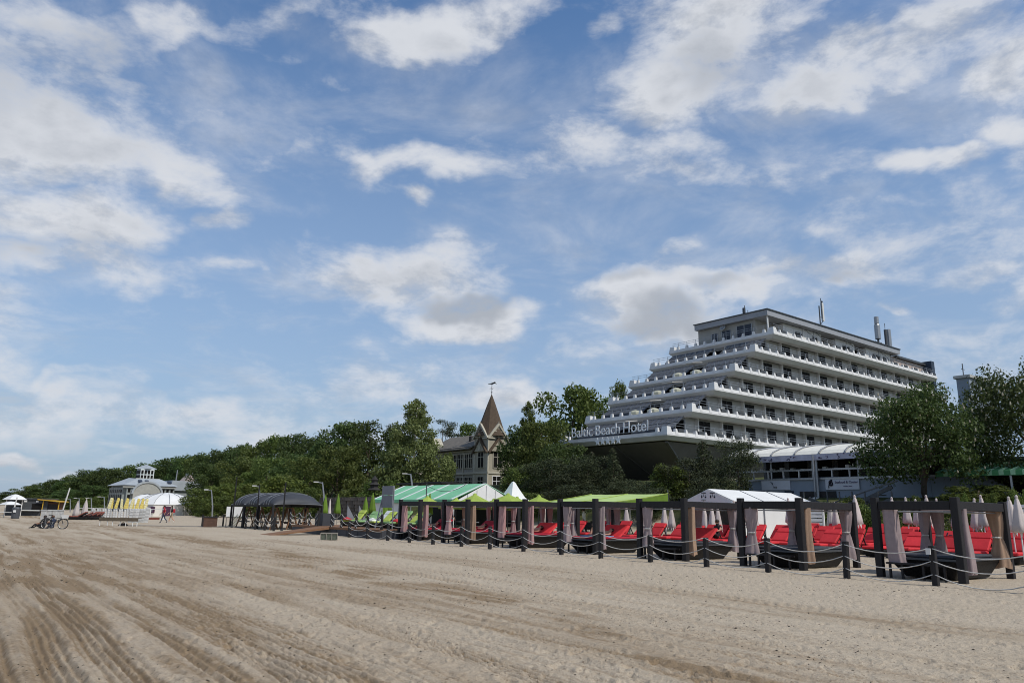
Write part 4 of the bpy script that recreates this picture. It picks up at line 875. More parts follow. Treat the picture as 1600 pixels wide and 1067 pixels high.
def cabana(k):
    s_ = CAB_S[k]; lab = ['black post cabana with grey mauve and tan curtains, nearest of the row', 'black post cabana second nearest along the row, one straight tan curtain on its front post',
        'black post cabana third along the row, in front of the white party tent', 'black post cabana fourth along the row, sunbather on blue towel inside',
        'black post cabana fifth along the row, long pink curtain hanging at its front post', 'black post cabana sixth along the row, red bed in the shade between pink curtains', 'black post cabana at the far end of the row beside the grey panel']
    c = thing('beach_cabana', lab[k], 'cabana', 1.8, s_, 0.0, group='cabanas along the rope fence')
    X1, Y1, H = 3.45, 2.3, 2.28; g = random.Random(40 + k)
    for i, (x, y) in enumerate(((0, 0), (0, Y1), (X1, 0), (X1, Y1))):
        w = (.105, .10, .10, .085)[i]
        MB().box(x - w, x + w, y - w, y + w, -.25, H + (.06 if x == 0 else 0)).build('post', BLACKW, c, bevel=.012)
    zb0, zb1 = H - .30, H - .05
    for (a, b, cc, dd) in ((-.07, .07, .121, Y1 - .121), (X1 - .07, X1 + .07, .121, Y1 - .091), (.121, X1 - .121, -.07, .07), (.121, X1 - .091, Y1 - .07, Y1 + .07)):
        MB().box(a, b, cc, dd, zb0, zb1).build('beam', BLACKW, c, bevel=.01)
    # curtain rods and slack roof cloth
    MB().tube([(.14, .1, zb0 - .05), (.14, Y1 - .1, zb0 - .05)], .018, 5).tube([(.1, .14, zb0 - .05), (X1 - .1, .14, zb0 - .05)], .018, 5).tube([(X1 - .14, .1, zb0 - .05), (X1 - .14, Y1 - .1, zb0 - .05)], .018, 5).tube([(.1, Y1 - .14, zb0 - .05), (X1 - .1, Y1 - .14, zb0 - .05)], .018, 5).build('curtain_rod', STEEL, c)
    rows = []
    for i in range(9):
        x = 1.5 + i * .23; rows.append([(x, .12 + j * (Y1 - .24) / 4, zb0 + .12 - .05 * math.sin(j * math.pi / 4) - .07 * (i % 2)) for j in range(5)])
    MB().sheet(rows).build('roof_cloth', MAUVE, c)
    # boat-shaped wicker plinth with a grey rim and a low step shelf at the seaward corner
    hull = MB().hexa([(.62, .45, .03), (X1 - .55, .40, .03), (X1 - .55, Y1 - .40, .03), (.62, Y1 - .45, .03), (.18, .16, .54), (X1 - .18, .16, .54), (X1 - .18, Y1 - .16, .54), (.18, Y1 - .16, .54)])
    pl = hull.build('bed_plinth', WICK, c, bevel=.02)
    MB().box(.13, X1 - .13, .12, Y1 - .12, .545, .60).build('plinth_rim', DSTEEL, pl)
    MB().box(.3, X1 - .4, .3, Y1 - .3, .605, .70).build('bed_pad', BTENT if k < 3 else RED_SHADE, pl, bevel=.03)
    sh = MB().box(-.16, .12, .35, Y1 - .25, .40, .45)
    for y in (.42, 1.0, 1.6, Y1 - .35): sh.box(-.14, -.08, y - .03, y + .03, 0, .399)
    sh.build('step_shelf', BLACKW, pl)
    if k >= 2:
        MB().hexa([(1.9, .45, .70), (2.0, .40, .70), (2.0, Y1 - .4, .70), (1.9, Y1 - .45, .70), (2.55, .45, 1.22), (2.66, .42, 1.18), (2.66, Y1 - .42, 1.18), (2.55, Y1 - .45, 1.22)]).build('bed_backrest', RED if k < 5 else RED_SHADE, pl, bevel=.02)
    sets = {0: (MAUVE, MAUVE, TANC), 1: (MAUVE, TANC, MAUVE), 2: (MAUVE, TANC, MAUVE), 3: (MAUVE, MAUVE, MAUVE), 4: (PINKC, PINKC, MAUVE), 5: (PINKC, TANC, PINKC), 6: (PINKC, PINKC, TANC)}[k]
    curtain(c, .08, Y1 - .36, sets[0], .42, .42, tie=0 if k in (0, 4, 6) else 1.15, seed=k * 9 + 1, lean=-.12 if k == 0 else 0)
    curtain(c, .40, .05, sets[1], .36, .22, tie=0, seed=k * 9 + 2)
    curtain(c, X1 - .12, .22, sets[2], .40, .30, tie=1.2, seed=k * 9 + 3)
    curtain(c, X1 - .16, Y1 - .40, sets[0], .34, .40, tie=1.2, seed=k * 9 + 4); curtain(c, X1 - .45, Y1 - .10, sets[0], .30, .40, tie=1.2, seed=k * 9 + 5)
    return c
for k in range(7): cabana(k)
# ------------------------------------------------------------------ sun loungers
def make_lounger(ang, cush, name='sun_lounger', base=WICK, mark=False):
    t = thing(name, '', 'sun lounger', 0, 0, 0)
    W2 = .42
    MB().hexa([(.14, -.32, .02), (1.75, -.32, .02), (1.75, .32, .02), (.14, .32, .02), (-.05, -W2, .30), (2.0, -W2, .30), (2.0, W2, .30), (-.05, W2, .30)]).build('base', base, t, bevel=.02)
    MB().box(-.02, 1.16, -.40, .40, .305, .43).build('seat_cushion', cush, t, bevel=.035)
    ca, sa = math.cos(R(ang)), math.sin(R(ang)); L_ = .92
    def bk(u, y, o): return (1.12 + u * ca - o * sa, y, .36 + u * sa + o * ca)
    def slab(u0, u1, o0, o1, hw): return [bk(u0, -hw, o0), bk(u1, -hw, o0), bk(u1, hw, o0), bk(u0, hw, o0), bk(u0, -hw, o1), bk(u1, -hw, o1), bk(u1, hw, o1), bk(u0, hw, o1)]
    b = MB().hexa(slab(.03, .60, .0, .12, .40)).build('backrest_cushion', cush, t, bevel=.03)
    MB().hexa(slab(.605, L_, .0, .12, .40)).build('head_pad', cush, b, bevel=.03)
    MB().hexa(slab(0, L_ - .02, -.06, -.005, .36)).build('backrest_frame', base, t)
    [MB().bar(bk(.6, y_, -.05), (1.85, y_, .28), .04).build('prop', base, t) for y_ in (-.3, .3)]
    if mark: # the small dark printed mark on the head pad
        MB().hexa([bk(.62 + .0, .02, .122), bk(.80, .02, .122), bk(.80, .07, .122), bk(.62, .07, .122), bk(.62, .02, .126), bk(.80, .02, .126), bk(.80, .07, .126), bk(.62, .07, .126)]).hexa([bk(.66, -.16, .122), bk(.69, -.16, .122), bk(.69, -.02, .122), bk(.66, -.02, .122), bk(.66, -.16, .126), bk(.69, -.16, .126), bk(.69, -.02, .126), bk(.66, -.02, .126)]).build('printed_mark', INK, b)
    return t
protos = {}
def get_lounger(key, ang, cush, **kw):
    if key not in protos: protos[key] = make_lounger(ang, cush, **kw); return protos[key]
    return dup(protos[key])
rnd = random.Random(12)
ROWS = [('front row', 8.9, -2, 22), ('middle row', 11.5, -1, 17), ('back row', 14.1, 1, 11)]
SLOT = ['right half of the', 'middle of the', 'left half of the', 'gap just left of the']
for rn, d0, k0, k1 in ROWS:
    for q in range(k0, k1):
        kc = q // 4; sl = q % 4
        s_ = -.05 + 4.85 * kc + (.2, 1.41, 2.62, 3.83)[sl] + (0, .5, .2)[int(d0 / 2.6) - 3]
        if rn == 'back row' and s_ > 14.2: continue
        if rn == 'middle row' and s_ > 20: continue
        ang = rnd.choice((40, 47, 47, 53)); mk = rn == 'front row' and q == 3
        o = get_lounger(('red', ang, mk), ang, RED, mark=mk)
        if kc < 0: lab = f'red cushioned lounger at the end of the {rn}, ' + ('just right of the nearest cabana' if sl == 3 else 'outermost one' if sl == 0 else 'second from the end')
        else: lab = f'red cushioned lounger in the {rn}, behind the {SLOT[sl]} {ORD[kc]} cabana'
        if mk: lab = 'red lounger with a dark mark on its head pad, between the two nearest cabanas'
        place(o, d0 + rnd.uniform(-.18, .18), s_ + rnd.uniform(-.08, .08), None, rnd.uniform(-.06, .06), lab, 'red sun loungers behind the cabanas')
# ------------------------------------------------------------------ closed parasols between the loungers
def closed_parasol(name, label, cat, d, s_, z, hgt, cl, rad=.2, cloth_len=1.2, cloth=PARW, group=None, lean=0, seed=0):
    t = thing(name, label, cat, d, s_, z, random.Random(seed).uniform(0, 6), group)
    MB().tube([(0, 0, -.3), (lean, 0, hgt)], .025, 6).build('pole', WPLAS if cloth is PARW else WOODG, t)
    zt = hgt - .02; pr = [(.03, zt), (.06, zt - .06), (rad * .6, zt - cloth_len * .35), (rad * .95, zt - cloth_len * .75), (rad * 1.1, zt - cloth_len * .95), (rad * .7, zt - cloth_len)]
    c = MB().lathe([(r_, z_) for r_, z_ in reversed(pr)], 16, (lean * .8, 0, 0), fold=.17, nf=5).build('cloth', cloth, t, smooth=True)
    g = random.Random(seed); hm = MB()
    for k in range(4):
        a = g.uniform(0, 6.28); hm.add([(lean * .8 + math.cos(a) * rad * .8, math.sin(a) * rad * .8, zt - cloth_len * .9), (lean * .8 + math.cos(a + .6) * rad, math.sin(a + .6) * rad, zt - cloth_len * .95), (lean * .8 + math.cos(a + .35) * rad * 1.25, math.sin(a + .35) * rad * 1.25, zt - cloth_len * 1.13)], [(0, 1, 2)])
    tag(hm.build('hem_flap', cloth, c), kind='stuff'); MB().lathe([(.045, zt - .02), (.05, zt + .06), (.02, zt + .1), (.001, zt + .11)], 8, (lean, 0, 0)).build('cap', cloth, t)
    return t
PAR = [(1335, 776, 9.9, 'tall cream closed parasol standing clear between the two nearest cabanas'), (1393, 779, 13.0, 'cream closed parasol seen through the nearest cabana beside its left post'), (1416, 779, 15.6, 'cream closed parasol just left of the dark back post of the nearest cabana, shorter looking'),
       (1429, 782, 16.4, 'cream closed parasol overlapping its neighbour left of the nearest cabana back post'), (1447, 776, 12.6, 'cream closed parasol right behind the back post of the nearest cabana'), (1463, 781, 16.0, 'small cream closed parasol just right of the nearest cabana back post'),
       (1489, 782, 15.0, 'violet shaded closed parasol half hidden by the nearest cabana front post'), (1520, 781, 13.5, 'cream closed parasol beside the curtain of the nearest cabana front post'), (1533, 776, 12.0, 'cream closed parasol in the middle of the nearest cabana right opening'),
       (1577, 779, 9.7, 'mauve closed parasol left one of the pair at the right edge'), (1588, 777, 8.0, 'large cream closed parasol right one of the pair at the right edge'), (1303, 787, 15.8, 'cream closed parasol against the white slatted fence, right one'), (1296, 789, 17.2, 'cream closed parasol against the white slatted fence, left one'),
       (1232, 780, 13.0, 'closed parasol with pale top showing over the second cabana front beam'), (1178, 790, 12.2, 'right one of two closed parasols before the party tent wall'), (1171, 790, 12.6, 'left one of two closed parasols before the party tent wall'), (1146, 784, 9.8, 'wide drooping closed parasol at the corner of the white party tent'),
       (1121, 793, 11.6, 'right one of three closed parasols under the party tent gable'), (1112, 792, 11.4, 'middle one of three closed parasols under the party tent gable'), (1100, 792, 11.2, 'left one of three closed parasols under the party tent gable'),
       (1049, 791, 11.5, 'brownish closed parasol left of the third cabana front post'), (1038, 791, 11.8, 'pale closed parasol farther left of the third cabana front post'), (978, 793, 11.0, 'pale closed parasol right of the fourth cabana middle curtains'), (955, 793, 10.8, 'pale closed parasol left of the seated sunbather'),
       (931, 793, 10.6, 'pale closed parasol just right of the fourth cabana front post'), (898, 792, 10.2, 'pale closed parasol in the fourth cabana left opening'), (852, 792, 10.4, 'pale closed parasol with patterned hem behind the fifth cabana')]
for i, (px, py, d, lab) in enumerate(PAR):
    s_, zt = seen(px, py, d); z0 = float(terrain(d, s_)); hgt = min(max(zt - z0, 1.9), 2.6)
    closed_parasol('closed_parasol', lab, 'parasol', d, s_, z0, hgt, 1, rad=.21 if d < 11 else .19, cloth_len=1.15, group='closed cream parasols among the red loungers', seed=i, lean=rnd.uniform(-.05, .05))
# ------------------------------------------------------------------ tents behind the loungers
def white_party_tent():
    t = thing('party_tent', 'white gabled party tent with printed sponsor emblems on its gable', 'tent', 13, 15.46, 0); L_, Wd = 8.2, 3.15
    b = .3; e = 2.48; a = 3.12
    MB().hexa([(0, -.05, e), (L_, -.05, e), (L_, Wd / 2, a), (0, Wd / 2, a), (0, -.05, e + .04), (L_, -.05, e + .04), (L_, Wd / 2, a + .04), (0, Wd / 2, a + .04)]).build('roof', WTENT, t)
    MB().hexa([(0, Wd + .05, e), (L_, Wd + .05, e), (L_, Wd / 2 + .001, a), (0, Wd / 2 + .001, a), (0, Wd + .05, e + .04), (L_, Wd + .05, e + .04), (L_, Wd / 2 + .001, a + .04), (0, Wd / 2 + .001, a + .04)]).build('roof', WTENT, t)
    gb = MB().prism([(0, e - .12), (Wd, e - .12), (Wd, e), (Wd / 2, a - .01), (0, e)], 'x', -.03, .0).build('gable', WTENT, t)
    em = MB()
    for c in (1.28, 1.88):
        em.box(-.045, -.035, c - .17, c + .17, 2.90, 2.93); em.box(-.045, -.035, c - .14, c + .14, 2.95, 2.965) if c > 0 else None
        for q, (hh, z0) in enumerate(((.10, 2.66), (.05, 2.76), (.12, 2.66))):
            y = c - .13 + q * .13; em.box(-.045, -.035, y - .035, y + .035, z0, z0 + hh); em.box(-.045, -.035, y - .012, y + .012, z0 + hh + .02, z0 + hh + .06)
            em.box(-.045, -.035, y - .05, y - .03, 2.70, 2.74)
    em.box(-.045, -.035, 1.72, 2.05, 2.55, 2.58).box(-.045, -.035, 1.85, 1.93, 2.50, 2.53).build('emblem', INK, gb)
    MB().box(.1, L_, .0, .03, b, e - .01).build('side_wall', WTENT, t); MB().box(.1, L_, Wd - .03, Wd, b, e - .01).build('side_wall', WTENT, t); MB().box(L_ - .04, L_, .031, Wd - .031, b, e - .01).build('end_wall', WTENT, t)
    for (x, y) in ((.03, .04), (.03, Wd - .04), (2.8, -.04), (5.5, -.04), (8.1, -.04)): MB().tube([(x, y, b - .1), (x, y, e)], .04, 6).build('post', STEEL, t)
    sm = MB()
    for x in (2.8, 5.5): sm.bar((x, -.06, e + .05), (x, Wd / 2, a + .06), .03).bar((x, Wd + .06, e + .05), (x, Wd / 2, a + .06), .03)
    sm.build('roof_seam', GREYP, t)
    rows = []
    for i in range(8): rows.append([(-.06 + .04 * math.sin(i * 2.2), .02 + j * .07, e - .05 - i * .26) if True else 0 for j in range(5)])
    MB().lathe([(.16, .45), (.13, 1.1), (.2, 1.7), (.24, 2.4)], 14, (-.05, -.12, 0), fold=.2, nf=6).build('tied_curtain', CREAMF, t, smooth=True)
white_party_tent()
def lime_awning():
    t = thing('lime_awning', 'long lime green lean-to awning with a darker green end flap', 'awning', 12, 23.3, 0); L_ = 6.6
    rows = [[(5 * i / 10, (L_ + .05 * i) * j / 24, 2.40 + .66 * i / 10 - .09 * math.sin(math.pi * i / 10) * (.4 + .6 * abs(math.sin(2 * math.pi * j / 24))) - .03 * abs(math.sin(2 * math.pi * j / 24))) for j in range(25)] for i in range(11)]
    o = MB().sheet(rows).build('roof', LIMEP, t, smooth=True); md = o.modifiers.new('thick', 'SOLIDIFY'); md.thickness = .03
    sm = MB()
    for j in (0, 12, 24): sm.tube([(r_[j][0], r_[j][1], r_[j][2] + .015) for r_ in rows], .025, 4)
    sm.build('roof_seam', LIME, o)
    MB().prism([(0, 2.30), (5, 2.30), (5, 3.0), (0, 2.355)], 'y', .0, .03).build('end_flap', LIMED, t); MB().box(-.03, 0, .02, L_, 2.18, 2.37).build('valance', LIMEP, t)
    for (x, y) in ((.1, .15), (.1, 3.3), (.1, L_ - .1), (4.9, .15), (4.9, 3.3), (4.9, L_)): MB().tube([(x, y, .1), (x, y, 2.34 + x * .13)], .05, 6).build('post', STEEL, t)
    MB().tube([(5.1, .1, 2.0), (5.1, .1, 3.3)], .05, 5).build('post', DSTEEL, t)
lime_awning()
def green_tent():
    t = thing('green_tent', 'big green and white striped marquee with a white gable end', 'tent', 11, 39.3, 0); L_, Wd, e, a = 13.0, 6.0, 2.55, 3.85
    for (x0, x1, nm) in ((-.15, Wd / 2, 'a'), (Wd + .15, Wd / 2 + .001, 'b')):
        rf = MB().hexa([(x0, 0, e), (x1, 0, a), (x1, L_, a), (x0, L_, e), (x0, 0, e + .04), (x1, 0, a + .04), (x1, L_, a + .04), (x0, L_, e + .04)]).build('roof', GTENT, t)
        st = MB()
        for q in (0.02, 2.6, 5.2, 7.8, 10.4, 12.7):
            st.hexa([(x0, q, e + .045), (x1, q, a + .045), (x1, q + .32, a + .045), (x0, q + .32, e + .045), (x0, q, e + .06), (x1, q, a + .06), (x1, q + .32, a + .06), (x0, q + .32, e + .06)])
        st.build('roof_stripe', WTENT, rf)
        MB().box(min(x0, x0 - .03), max(x0, x0 - .03), 0, L_, e - .25, e).build('valance', GTENT, rf)
    MB().prism([(-.1, e - .2), (Wd + .1, e - .2), (Wd / 2, a - .01)], 'y', -.04, 0).build('gable', WTENT, t)
    sm = MB()
    for x in (1.2, 2.1, 3.0, 3.9, 4.8): sm.bar((x, -.05, e - .2), (x, -.05, e - .05 + (a - e) * (1 - abs(x - 3) / 3) * .93), .03)
    sm.build('gable_seam', GREYP, t)
    for y in np.linspace(.1, L_ - .1, 5):
        for x in (.05, Wd - .05): MB().tube([(x, y, .1), (x, y, e)], .05, 6).build('post', W_STUCCO, t)
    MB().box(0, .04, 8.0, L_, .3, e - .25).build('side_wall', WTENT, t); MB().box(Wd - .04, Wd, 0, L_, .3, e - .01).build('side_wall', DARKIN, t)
    # string of lamps slung across the gable from a thin dark mast
    p = thing('cable_mast', 'thin dark mast with cables slung across the marquee gable', 'mast', 10.4, 42.4, .2)
    MB().tube([(0, 0, 0), (0, 0, 3.6)], .05, 6).build('pole', DSTEEL, p)
    mb = MB(); rope_between(mb, (0, 0, 3.5), (1.4, -3.6, 3.6), .55, 10, .02); mb.build('cable', DSTEEL, p)
    q = thing('pagoda_tent', 'small white tent with a high pointed peak beside the marquee gable', 'tent', 19, 0, 0)
    s_, zt = seen(802, 752, 19); q.location = B(19, s_, 0)
    MB().lathe([(1.75, 2.5), (1.05, 2.95), (.5, 3.7), (.18, zt - .1), (.02, zt), (.001, zt + .01)], 4).build('roof', WTENT, q).rotation_euler.z = R(45)
    for (x, y) in ((-1.2, -1.2), (1.2, -1.2), (1.2, 1.2), (-1.2, 1.2)): MB().tube([(x, y, .2), (x, y, 2.5)], .05, 6).build('post', W_STUCCO, q)
green_tent()
def slat_fence():
    for (a, b, lab) in ((13.4, 17.2, 'white horizontal slat fence behind the second cabana'), (1.0, 4.6, 'white horizontal slat fence at the right edge behind the closed parasols')):
        f = thing('slat_fence', lab, 'fence', 18.3, a, 0); z0 = .7; h_ = 1.85
        for k in range(9): MB().box(0, .03, .06, b - a - .06, z0 + k * .2, z0 + k * .2 + .15).build('slat', W_PAINT, f)
        for y in (0, (b - a) / 2, b - a): MB().box(.035, .11, y - .05, y + .05, z0 - .3, z0 + h_).build('post', W_PAINT, f)
slat_fence()
# ------------------------------------------------------------------ open and closed lime parasols
for i, (px, py, d, sz, lab) in enumerate([(668, 777, 8.5, 1.25, 'open lime parasol farthest left behind the grey panel'), (713, 780, 8.0, 1.3, 'open lime parasol low in front of the striped marquee'), (742, 773, 8.2, 1.25, 'open lime parasol with dark underside in front of the marquee gable'),
        (772, 781, 9.6, 1.3, 'low open lime parasol mostly hidden behind the cabana beam'), (794, 773, 8.0, 1.5, 'wide open lime parasol in front of the pointed white tent'), (808, 778, 10.4, 1.3, 'open lime parasol tucked behind the wide one'), (842, 776, 9.0, 1.35, 'open lime parasol at the left end of the lime awning')]):
    s_, zt = seen(px, py, d); zt = min(zt, 3.1); t = thing('open_parasol', lab, 'parasol', d, s_, 0, .3 + i * .2, 'open lime parasols')
    MB().tube([(0, 0, 0), (0, 0, zt - .05)], .03, 6).build('pole', DSTEEL, t)
    n = 8; tp = MB(); pr = [(sz, zt - .55), (sz * .7, zt - .36), (sz * .3, zt - .12), (.12, zt)]
    tp.lathe(pr, n).build('canopy', LIME, t); MB().lathe([(.16, zt - .02), (.10, zt + .08), (.02, zt + .12), (.001, zt + .13)], n).build('vent_cap', LIME, t)
    rb = MB()
    for k in range(n): a = 2 * math.pi * k / n; rb.tube([(0, 0, zt - .5), (math.cos(a) * sz * .55, math.sin(a) * sz * .55, zt - .33)], .014, 4)
    rb.build('strut', DSTEEL, t); MB().lathe([(sz * .98, zt - .66), (sz, zt - .555)], n).build('valance', LIMED if i == 2 else LIME, t)
for i, (px, py, d, lab) in enumerate([(509, 774, 6.2, 'closed green parasol at the left corner of the deck, front one'), (516, 781, 9.0, 'thin pale closed parasol behind the leftmost green parasol'), (529, 773, 6.5, 'closed green parasol standing alone on the left half of the deck'), (572, 777, 6.5, 'short closed green parasol left of the tallest pair on the deck'), (583, 771, 7.0, 'tall closed green parasol on the middle of the deck'),
        (602, 776, 6.5, 'closed dark green parasol left of the pair before the marquee'), (608, 769, 7.2, 'tallest closed green parasol right in front of the marquee wall'), (672, 772, 9.0, 'slim closed dark green parasol among the open ones')]):
    s_, zt = seen(px, py, d); closed_parasol('closed_green_parasol', lab, 'parasol', d, s_, .5, max(2.0, min(zt - .5, 3.1)), 1, rad=.26 if i != 1 else .15, cloth_len=1.5, cloth=LIMED if i != 1 else PARW, group='closed green parasols on the deck', seed=90 + i)
# ------------------------------------------------------------------ raised deck, ramp, deck furniture
def deck():
    t = thing('wooden_deck', 'low black skirted wooden deck with brown plank edge and green loungers', 'deck', .6, 31.4, 0)
    L_ = 13.6
    for k in range(int(L_ / .28)): MB().box(0, 7.4, k * .28, k * .28 + .265, .50, .54).build('plank', WOODB, t)
    MB().box(-.05, -.005, 0, L_, .40, .53).build('edge_board', WOODB, t)
    n = 9
    for k in range(n): MB().box(-.03, .02, k * L_ / n + .02, (k + 1) * L_ / n - .02, .0, .39).build('skirt_panel', BTENT, t)
    MB().box(.03, 7.4, 0, .05, 0, .49).build('skirt_panel', BTENT, t); MB().box(.06, 7.4, L_ - .05, L_, 0, .49).build('skirt_panel', BTENT, t)
    r_ = thing('boarding_ramp', 'sloping brown plank ramp leading from the sand up to the deck', 'ramp', .5, 38.5, 0)
    for k in range(16):
        a, b = -k * .25, -(k + 1) * .25 + .015; za, zb = .53 - k * .032, .53 - (k + 1) * .032
        MB().hexa([(a, 0, za - .05), (b, 0, zb - .05), (b, 1.7, zb - .05), (a, 1.7, za - .05), (a, 0, za), (b, 0, zb), (b, 1.7, zb), (a, 1.7, za)]).build('plank', WOODB, r_)
    MB().hexa([(0, -.06, .38), (-4, -.06, -.05), (-4, -.005, -.05), (0, -.005, .38), (0, -.06, .5), (-4, -.06, .0), (-4, -.005, .0), (0, -.005, .5)]).build('stringer', WOODB, r_)
    rope_fence('deck_rope_fence', 'black post and white rope fence along the edge of the raised deck', .75, [31.6 + 1.8 * i for i in range(9)], .5, .95, (.9, .55, .2), .28, .13, skip=(4,), seed=3)
    rope_fence('canopy_rope_fence', 'black post and white rope fence in front of the three dark canopies', .2, [47.6 + 2.1 * i for i in range(4)], 0, 1.0, (.95, .55), .3, .14, seed=5)
    bx = thing('planter_box', 'dark square planter box with low shrubs at the ramp head', 'planter', 1.1, 40.9, .54)
    MB().box(0, .9, 0, 1.3, 0, .85).build('box', BTENT, bx)
    kinds = [GREENC, LIMEC, GREENC, GREENC, LIMEC, WHC, GREENC, GREENC, LIMEC]
    cols = {id(GREENC): 'green', id(LIMEC): 'lime', id(WHC): 'white towelled'}
    where = ['next to the grey panel', 'right of the thick black deck post', 'just left of the thick black deck post', 'below the tall closed parasols', 'below the short closed parasol', 'left of the middle of the deck', 'below the lone closed parasol', 'by the ramp head', 'beside the planter box']
    for i in range(9):
        o = get_lounger(('deck', i % 3, id(kinds[i])), (38, 44, 50)[i % 3], kinds[i])
        place(o, 2.4 + (i % 2) * .3, 32.0 + i * 1.05, .54, rnd.uniform(-.08, .08), f'{cols[id(kinds[i])]} lounger on the raised deck, {where[i]}', 'green loungers on the deck')
    for i, (s_, lab) in enumerate([(33.2, 'red and white towel heaped on a green deck lounger'), (36.4, 'pale striped towel hanging over a deck lounger'), (40.2, 'red bag lying on a lounger under the canopy side')]):
        tw = thing('beach_towel', lab, 'towel', 2.6, s_, .98); MB().lathe([(.3, 0), (.26, .08), (.12, .16), (.001, .2)], 9, fold=.25, nf=3).build('cloth', (REDS, WHC, REDS)[i], tw)
    # two grey triangular sails on the deck
    for px, lab in ((541, 'left one of two grey triangular windbreaks on the deck'), (559, 'right one of two grey triangular windbreaks on the deck')):
        s_, zt = seen(px + 2, 790, 5.0); w_ = thing('windbreak', lab, 'windbreak', 5.0, s_, .54, 0, 'grey triangular windbreaks')
        MB().prism([(0, .1), (.9, .1), (0, 1.5)], 'y', 0, .03).build('cloth', GREYP, w_); MB().tube([(0, .015, 0), (0, .015, 1.55)], .025, 5).build('pole', DSTEEL, w_)
deck()
def dark_canopies():
    for i, lab in enumerate(('nearest of the three black arched canopies, end arch facing the deck', 'middle one of the three black arched canopies', 'farthest of the three black arched canopies by the white board')):
        s0 = 49.9 + i * 3.45; t = thing('arched_canopy', lab, 'canopy', .9, s0, 0, 0, 'black arched canopies'); Wd, L_, e, a = 4.2, 3.3, 1.9, 2.95
        n = 12; rows = []
        for j in range(7):
            v = j / 6; y = v * L_; k = .12 + .88 * math.sin(math.pi * v) ** .8
            rows.append([(Wd / 2 - Wd / 2 * math.cos(math.pi * q / n), y, e + (a - e) * math.sin(math.pi * q / n) ** .75 * k) for q in range(n + 1)])
        o = MB().sheet(rows).build('roof', BTENT, t, smooth=True); md = o.modifiers.new('thick', 'SOLIDIFY'); md.thickness = .04
        sm = MB()
        for j in (0, 2, 3, 4, 6): sm.tube([(x, y, z + .03) for x, y, z in rows[j]], .016, 4)
        sm.build('roof_rib', STEEL, o)
        for (x, y) in ((.03, .05), (.03, L_ - .05), (Wd - .03, .05), (Wd - .03, L_ - .05)): MB().box(x - .07, x + .07, y - .07, y + .07, -.2, e + .02).build('post', BLACKW, t)
        MB().box(-.02, .04, .121, L_ - .121, e - .1, e).build('beam', BLACKW, t); MB().box(Wd - .04, Wd + .02, .121, L_ - .121, e - .1, e).build('beam', BLACKW, t)
        g = random.Random(60 + i)
        for q in range(3):   # timber swing-seat frames standing under the canopy
            x = .8 + q * 1.3
            fr = thing('swing_seat_frame', ['timber A-frame swing seat, seaward one', 'timber A-frame swing seat, middle one', 'timber A-frame swing seat, landward one'][q] + ' under the ' + ('nearest', 'middle', 'farthest')[i] + ' black canopy', 'swing seat', .9 + x, s0 + 1.65, 0, g.uniform(-.2, .2), 'swing seats under the canopies')
            MB().bar((-.5, -.6, 0), (0, -.55, 1.7), .08).bar((.5, -.6, 0), (0, -.55, 1.7), .08).bar((-.5, .6, 0), (0, .55, 1.7), .08).bar((.5, .6, 0), (0, .55, 1.7), .08).bar((0, -.6, 1.7), (0, .6, 1.7), .08).build('frame', WOODB, fr)
            MB().hexa([(-.3, -.45, .45), (.25, -.45, .45), (.25, .45, .45), (-.3, .45, .45), (-.3, -.45, .55), (.25, -.45, .55), (.25, .45, .55), (-.3, .45, .55)]).build('seat', TERRAC if q else BTENT, fr)
            MB().bar((0, -.42, 1.7), (-.05, -.42, .5), .03).bar((0, .42, 1.7), (-.05, .42, .5), .03).build('hanger', ROPE, fr)
dark_canopies()
# ------------------------------------------------------------------ poles, boards, planters on the sand
for (px, pb, pt, lab) in ((362, 824, 745, 'tall dark flagless pole beside the white board'), (440, 829, 753, 'tall dark pole in front of the nearest black canopy'), (399, 826, 757, 'tall dark pole in front of the farthest black canopy')):
    g_ = gnd(px, pb); t = gthing('tall_pole', lab, 'pole', px, pb, group='tall dark poles by the canopies'); r_ = pixdir(px, pt); h_ = EYE + r_.z * g_.y / r_.y
    MB().tube([(0, 0, -.2), (.02, 0, h_)], [.07, .05], 6).build('pole', BLACKW, t); MB().lathe([(.09, 0), (.11, .03), (.11, .1), (.09, .12)], 6).build('collar', DSTEEL, t)
t = gthing('white_board', 'white board on two legs left of the black canopies', 'board', 365, 822, 0.45)
MB().box(-.75, .75, -.03, .03, .85, 1.75).build('panel', WHC, t); MB().box(-.72, -.64, -.05, .05, 0, .85).box(.64, .72, -.05, .05, 0, .85).build('leg', WOODG, t); MB().bar((-.7, 0, .78), (.7, 0, .78), .06).build('rail', WOODG, t)
t = gthing('green_deck_chair', 'folded green and white slatted deck chair leaning below the white board', 'deck chair', 366, 822.5, .4)
for k in range(5): MB().bar((-.5 + k * .12, 0, .05), (.15 + k * .12, 0, 1.0), .07, .04).build('slat', (GREENC, WPLAS)[k % 2], t)
MB().bar((-.55, .05, .02), (.2, .05, 1.08), .05).bar((.1, .05, .02), (.72, .05, 1.08), .05).build('frame', WOODG, t)
t = gthing('planter_box', 'dark brown square planter bin standing alone on the sand', 'planter', 327, 823, .5)
for k in range(5): MB().box(-.55, .55, -.45, .45, .02 + k * .155, .02 + k * .155 + .148).build('board', TERRAC, t)
MB().box(-.6, .6, -.5, .5, .80, .86).build('rim', BLACKW, t)
for px, lab in ((315.5, 'short black post just left of the brown planter bin'), (336.5, 'short black post just right of the brown planter bin'), (348, 'short black post midway between planter bin and white board')):
    t = gthing('short_post', lab, 'post', px, 822, .3); MB().box(-.07, .07, -.07, .07, -.2, 1.0).build('post_shaft', BLACKW, t, bevel=.01); MB().box(-.08, .08, -.08, .08, .99, 1.02).build('post_cap', BLACKW, t)
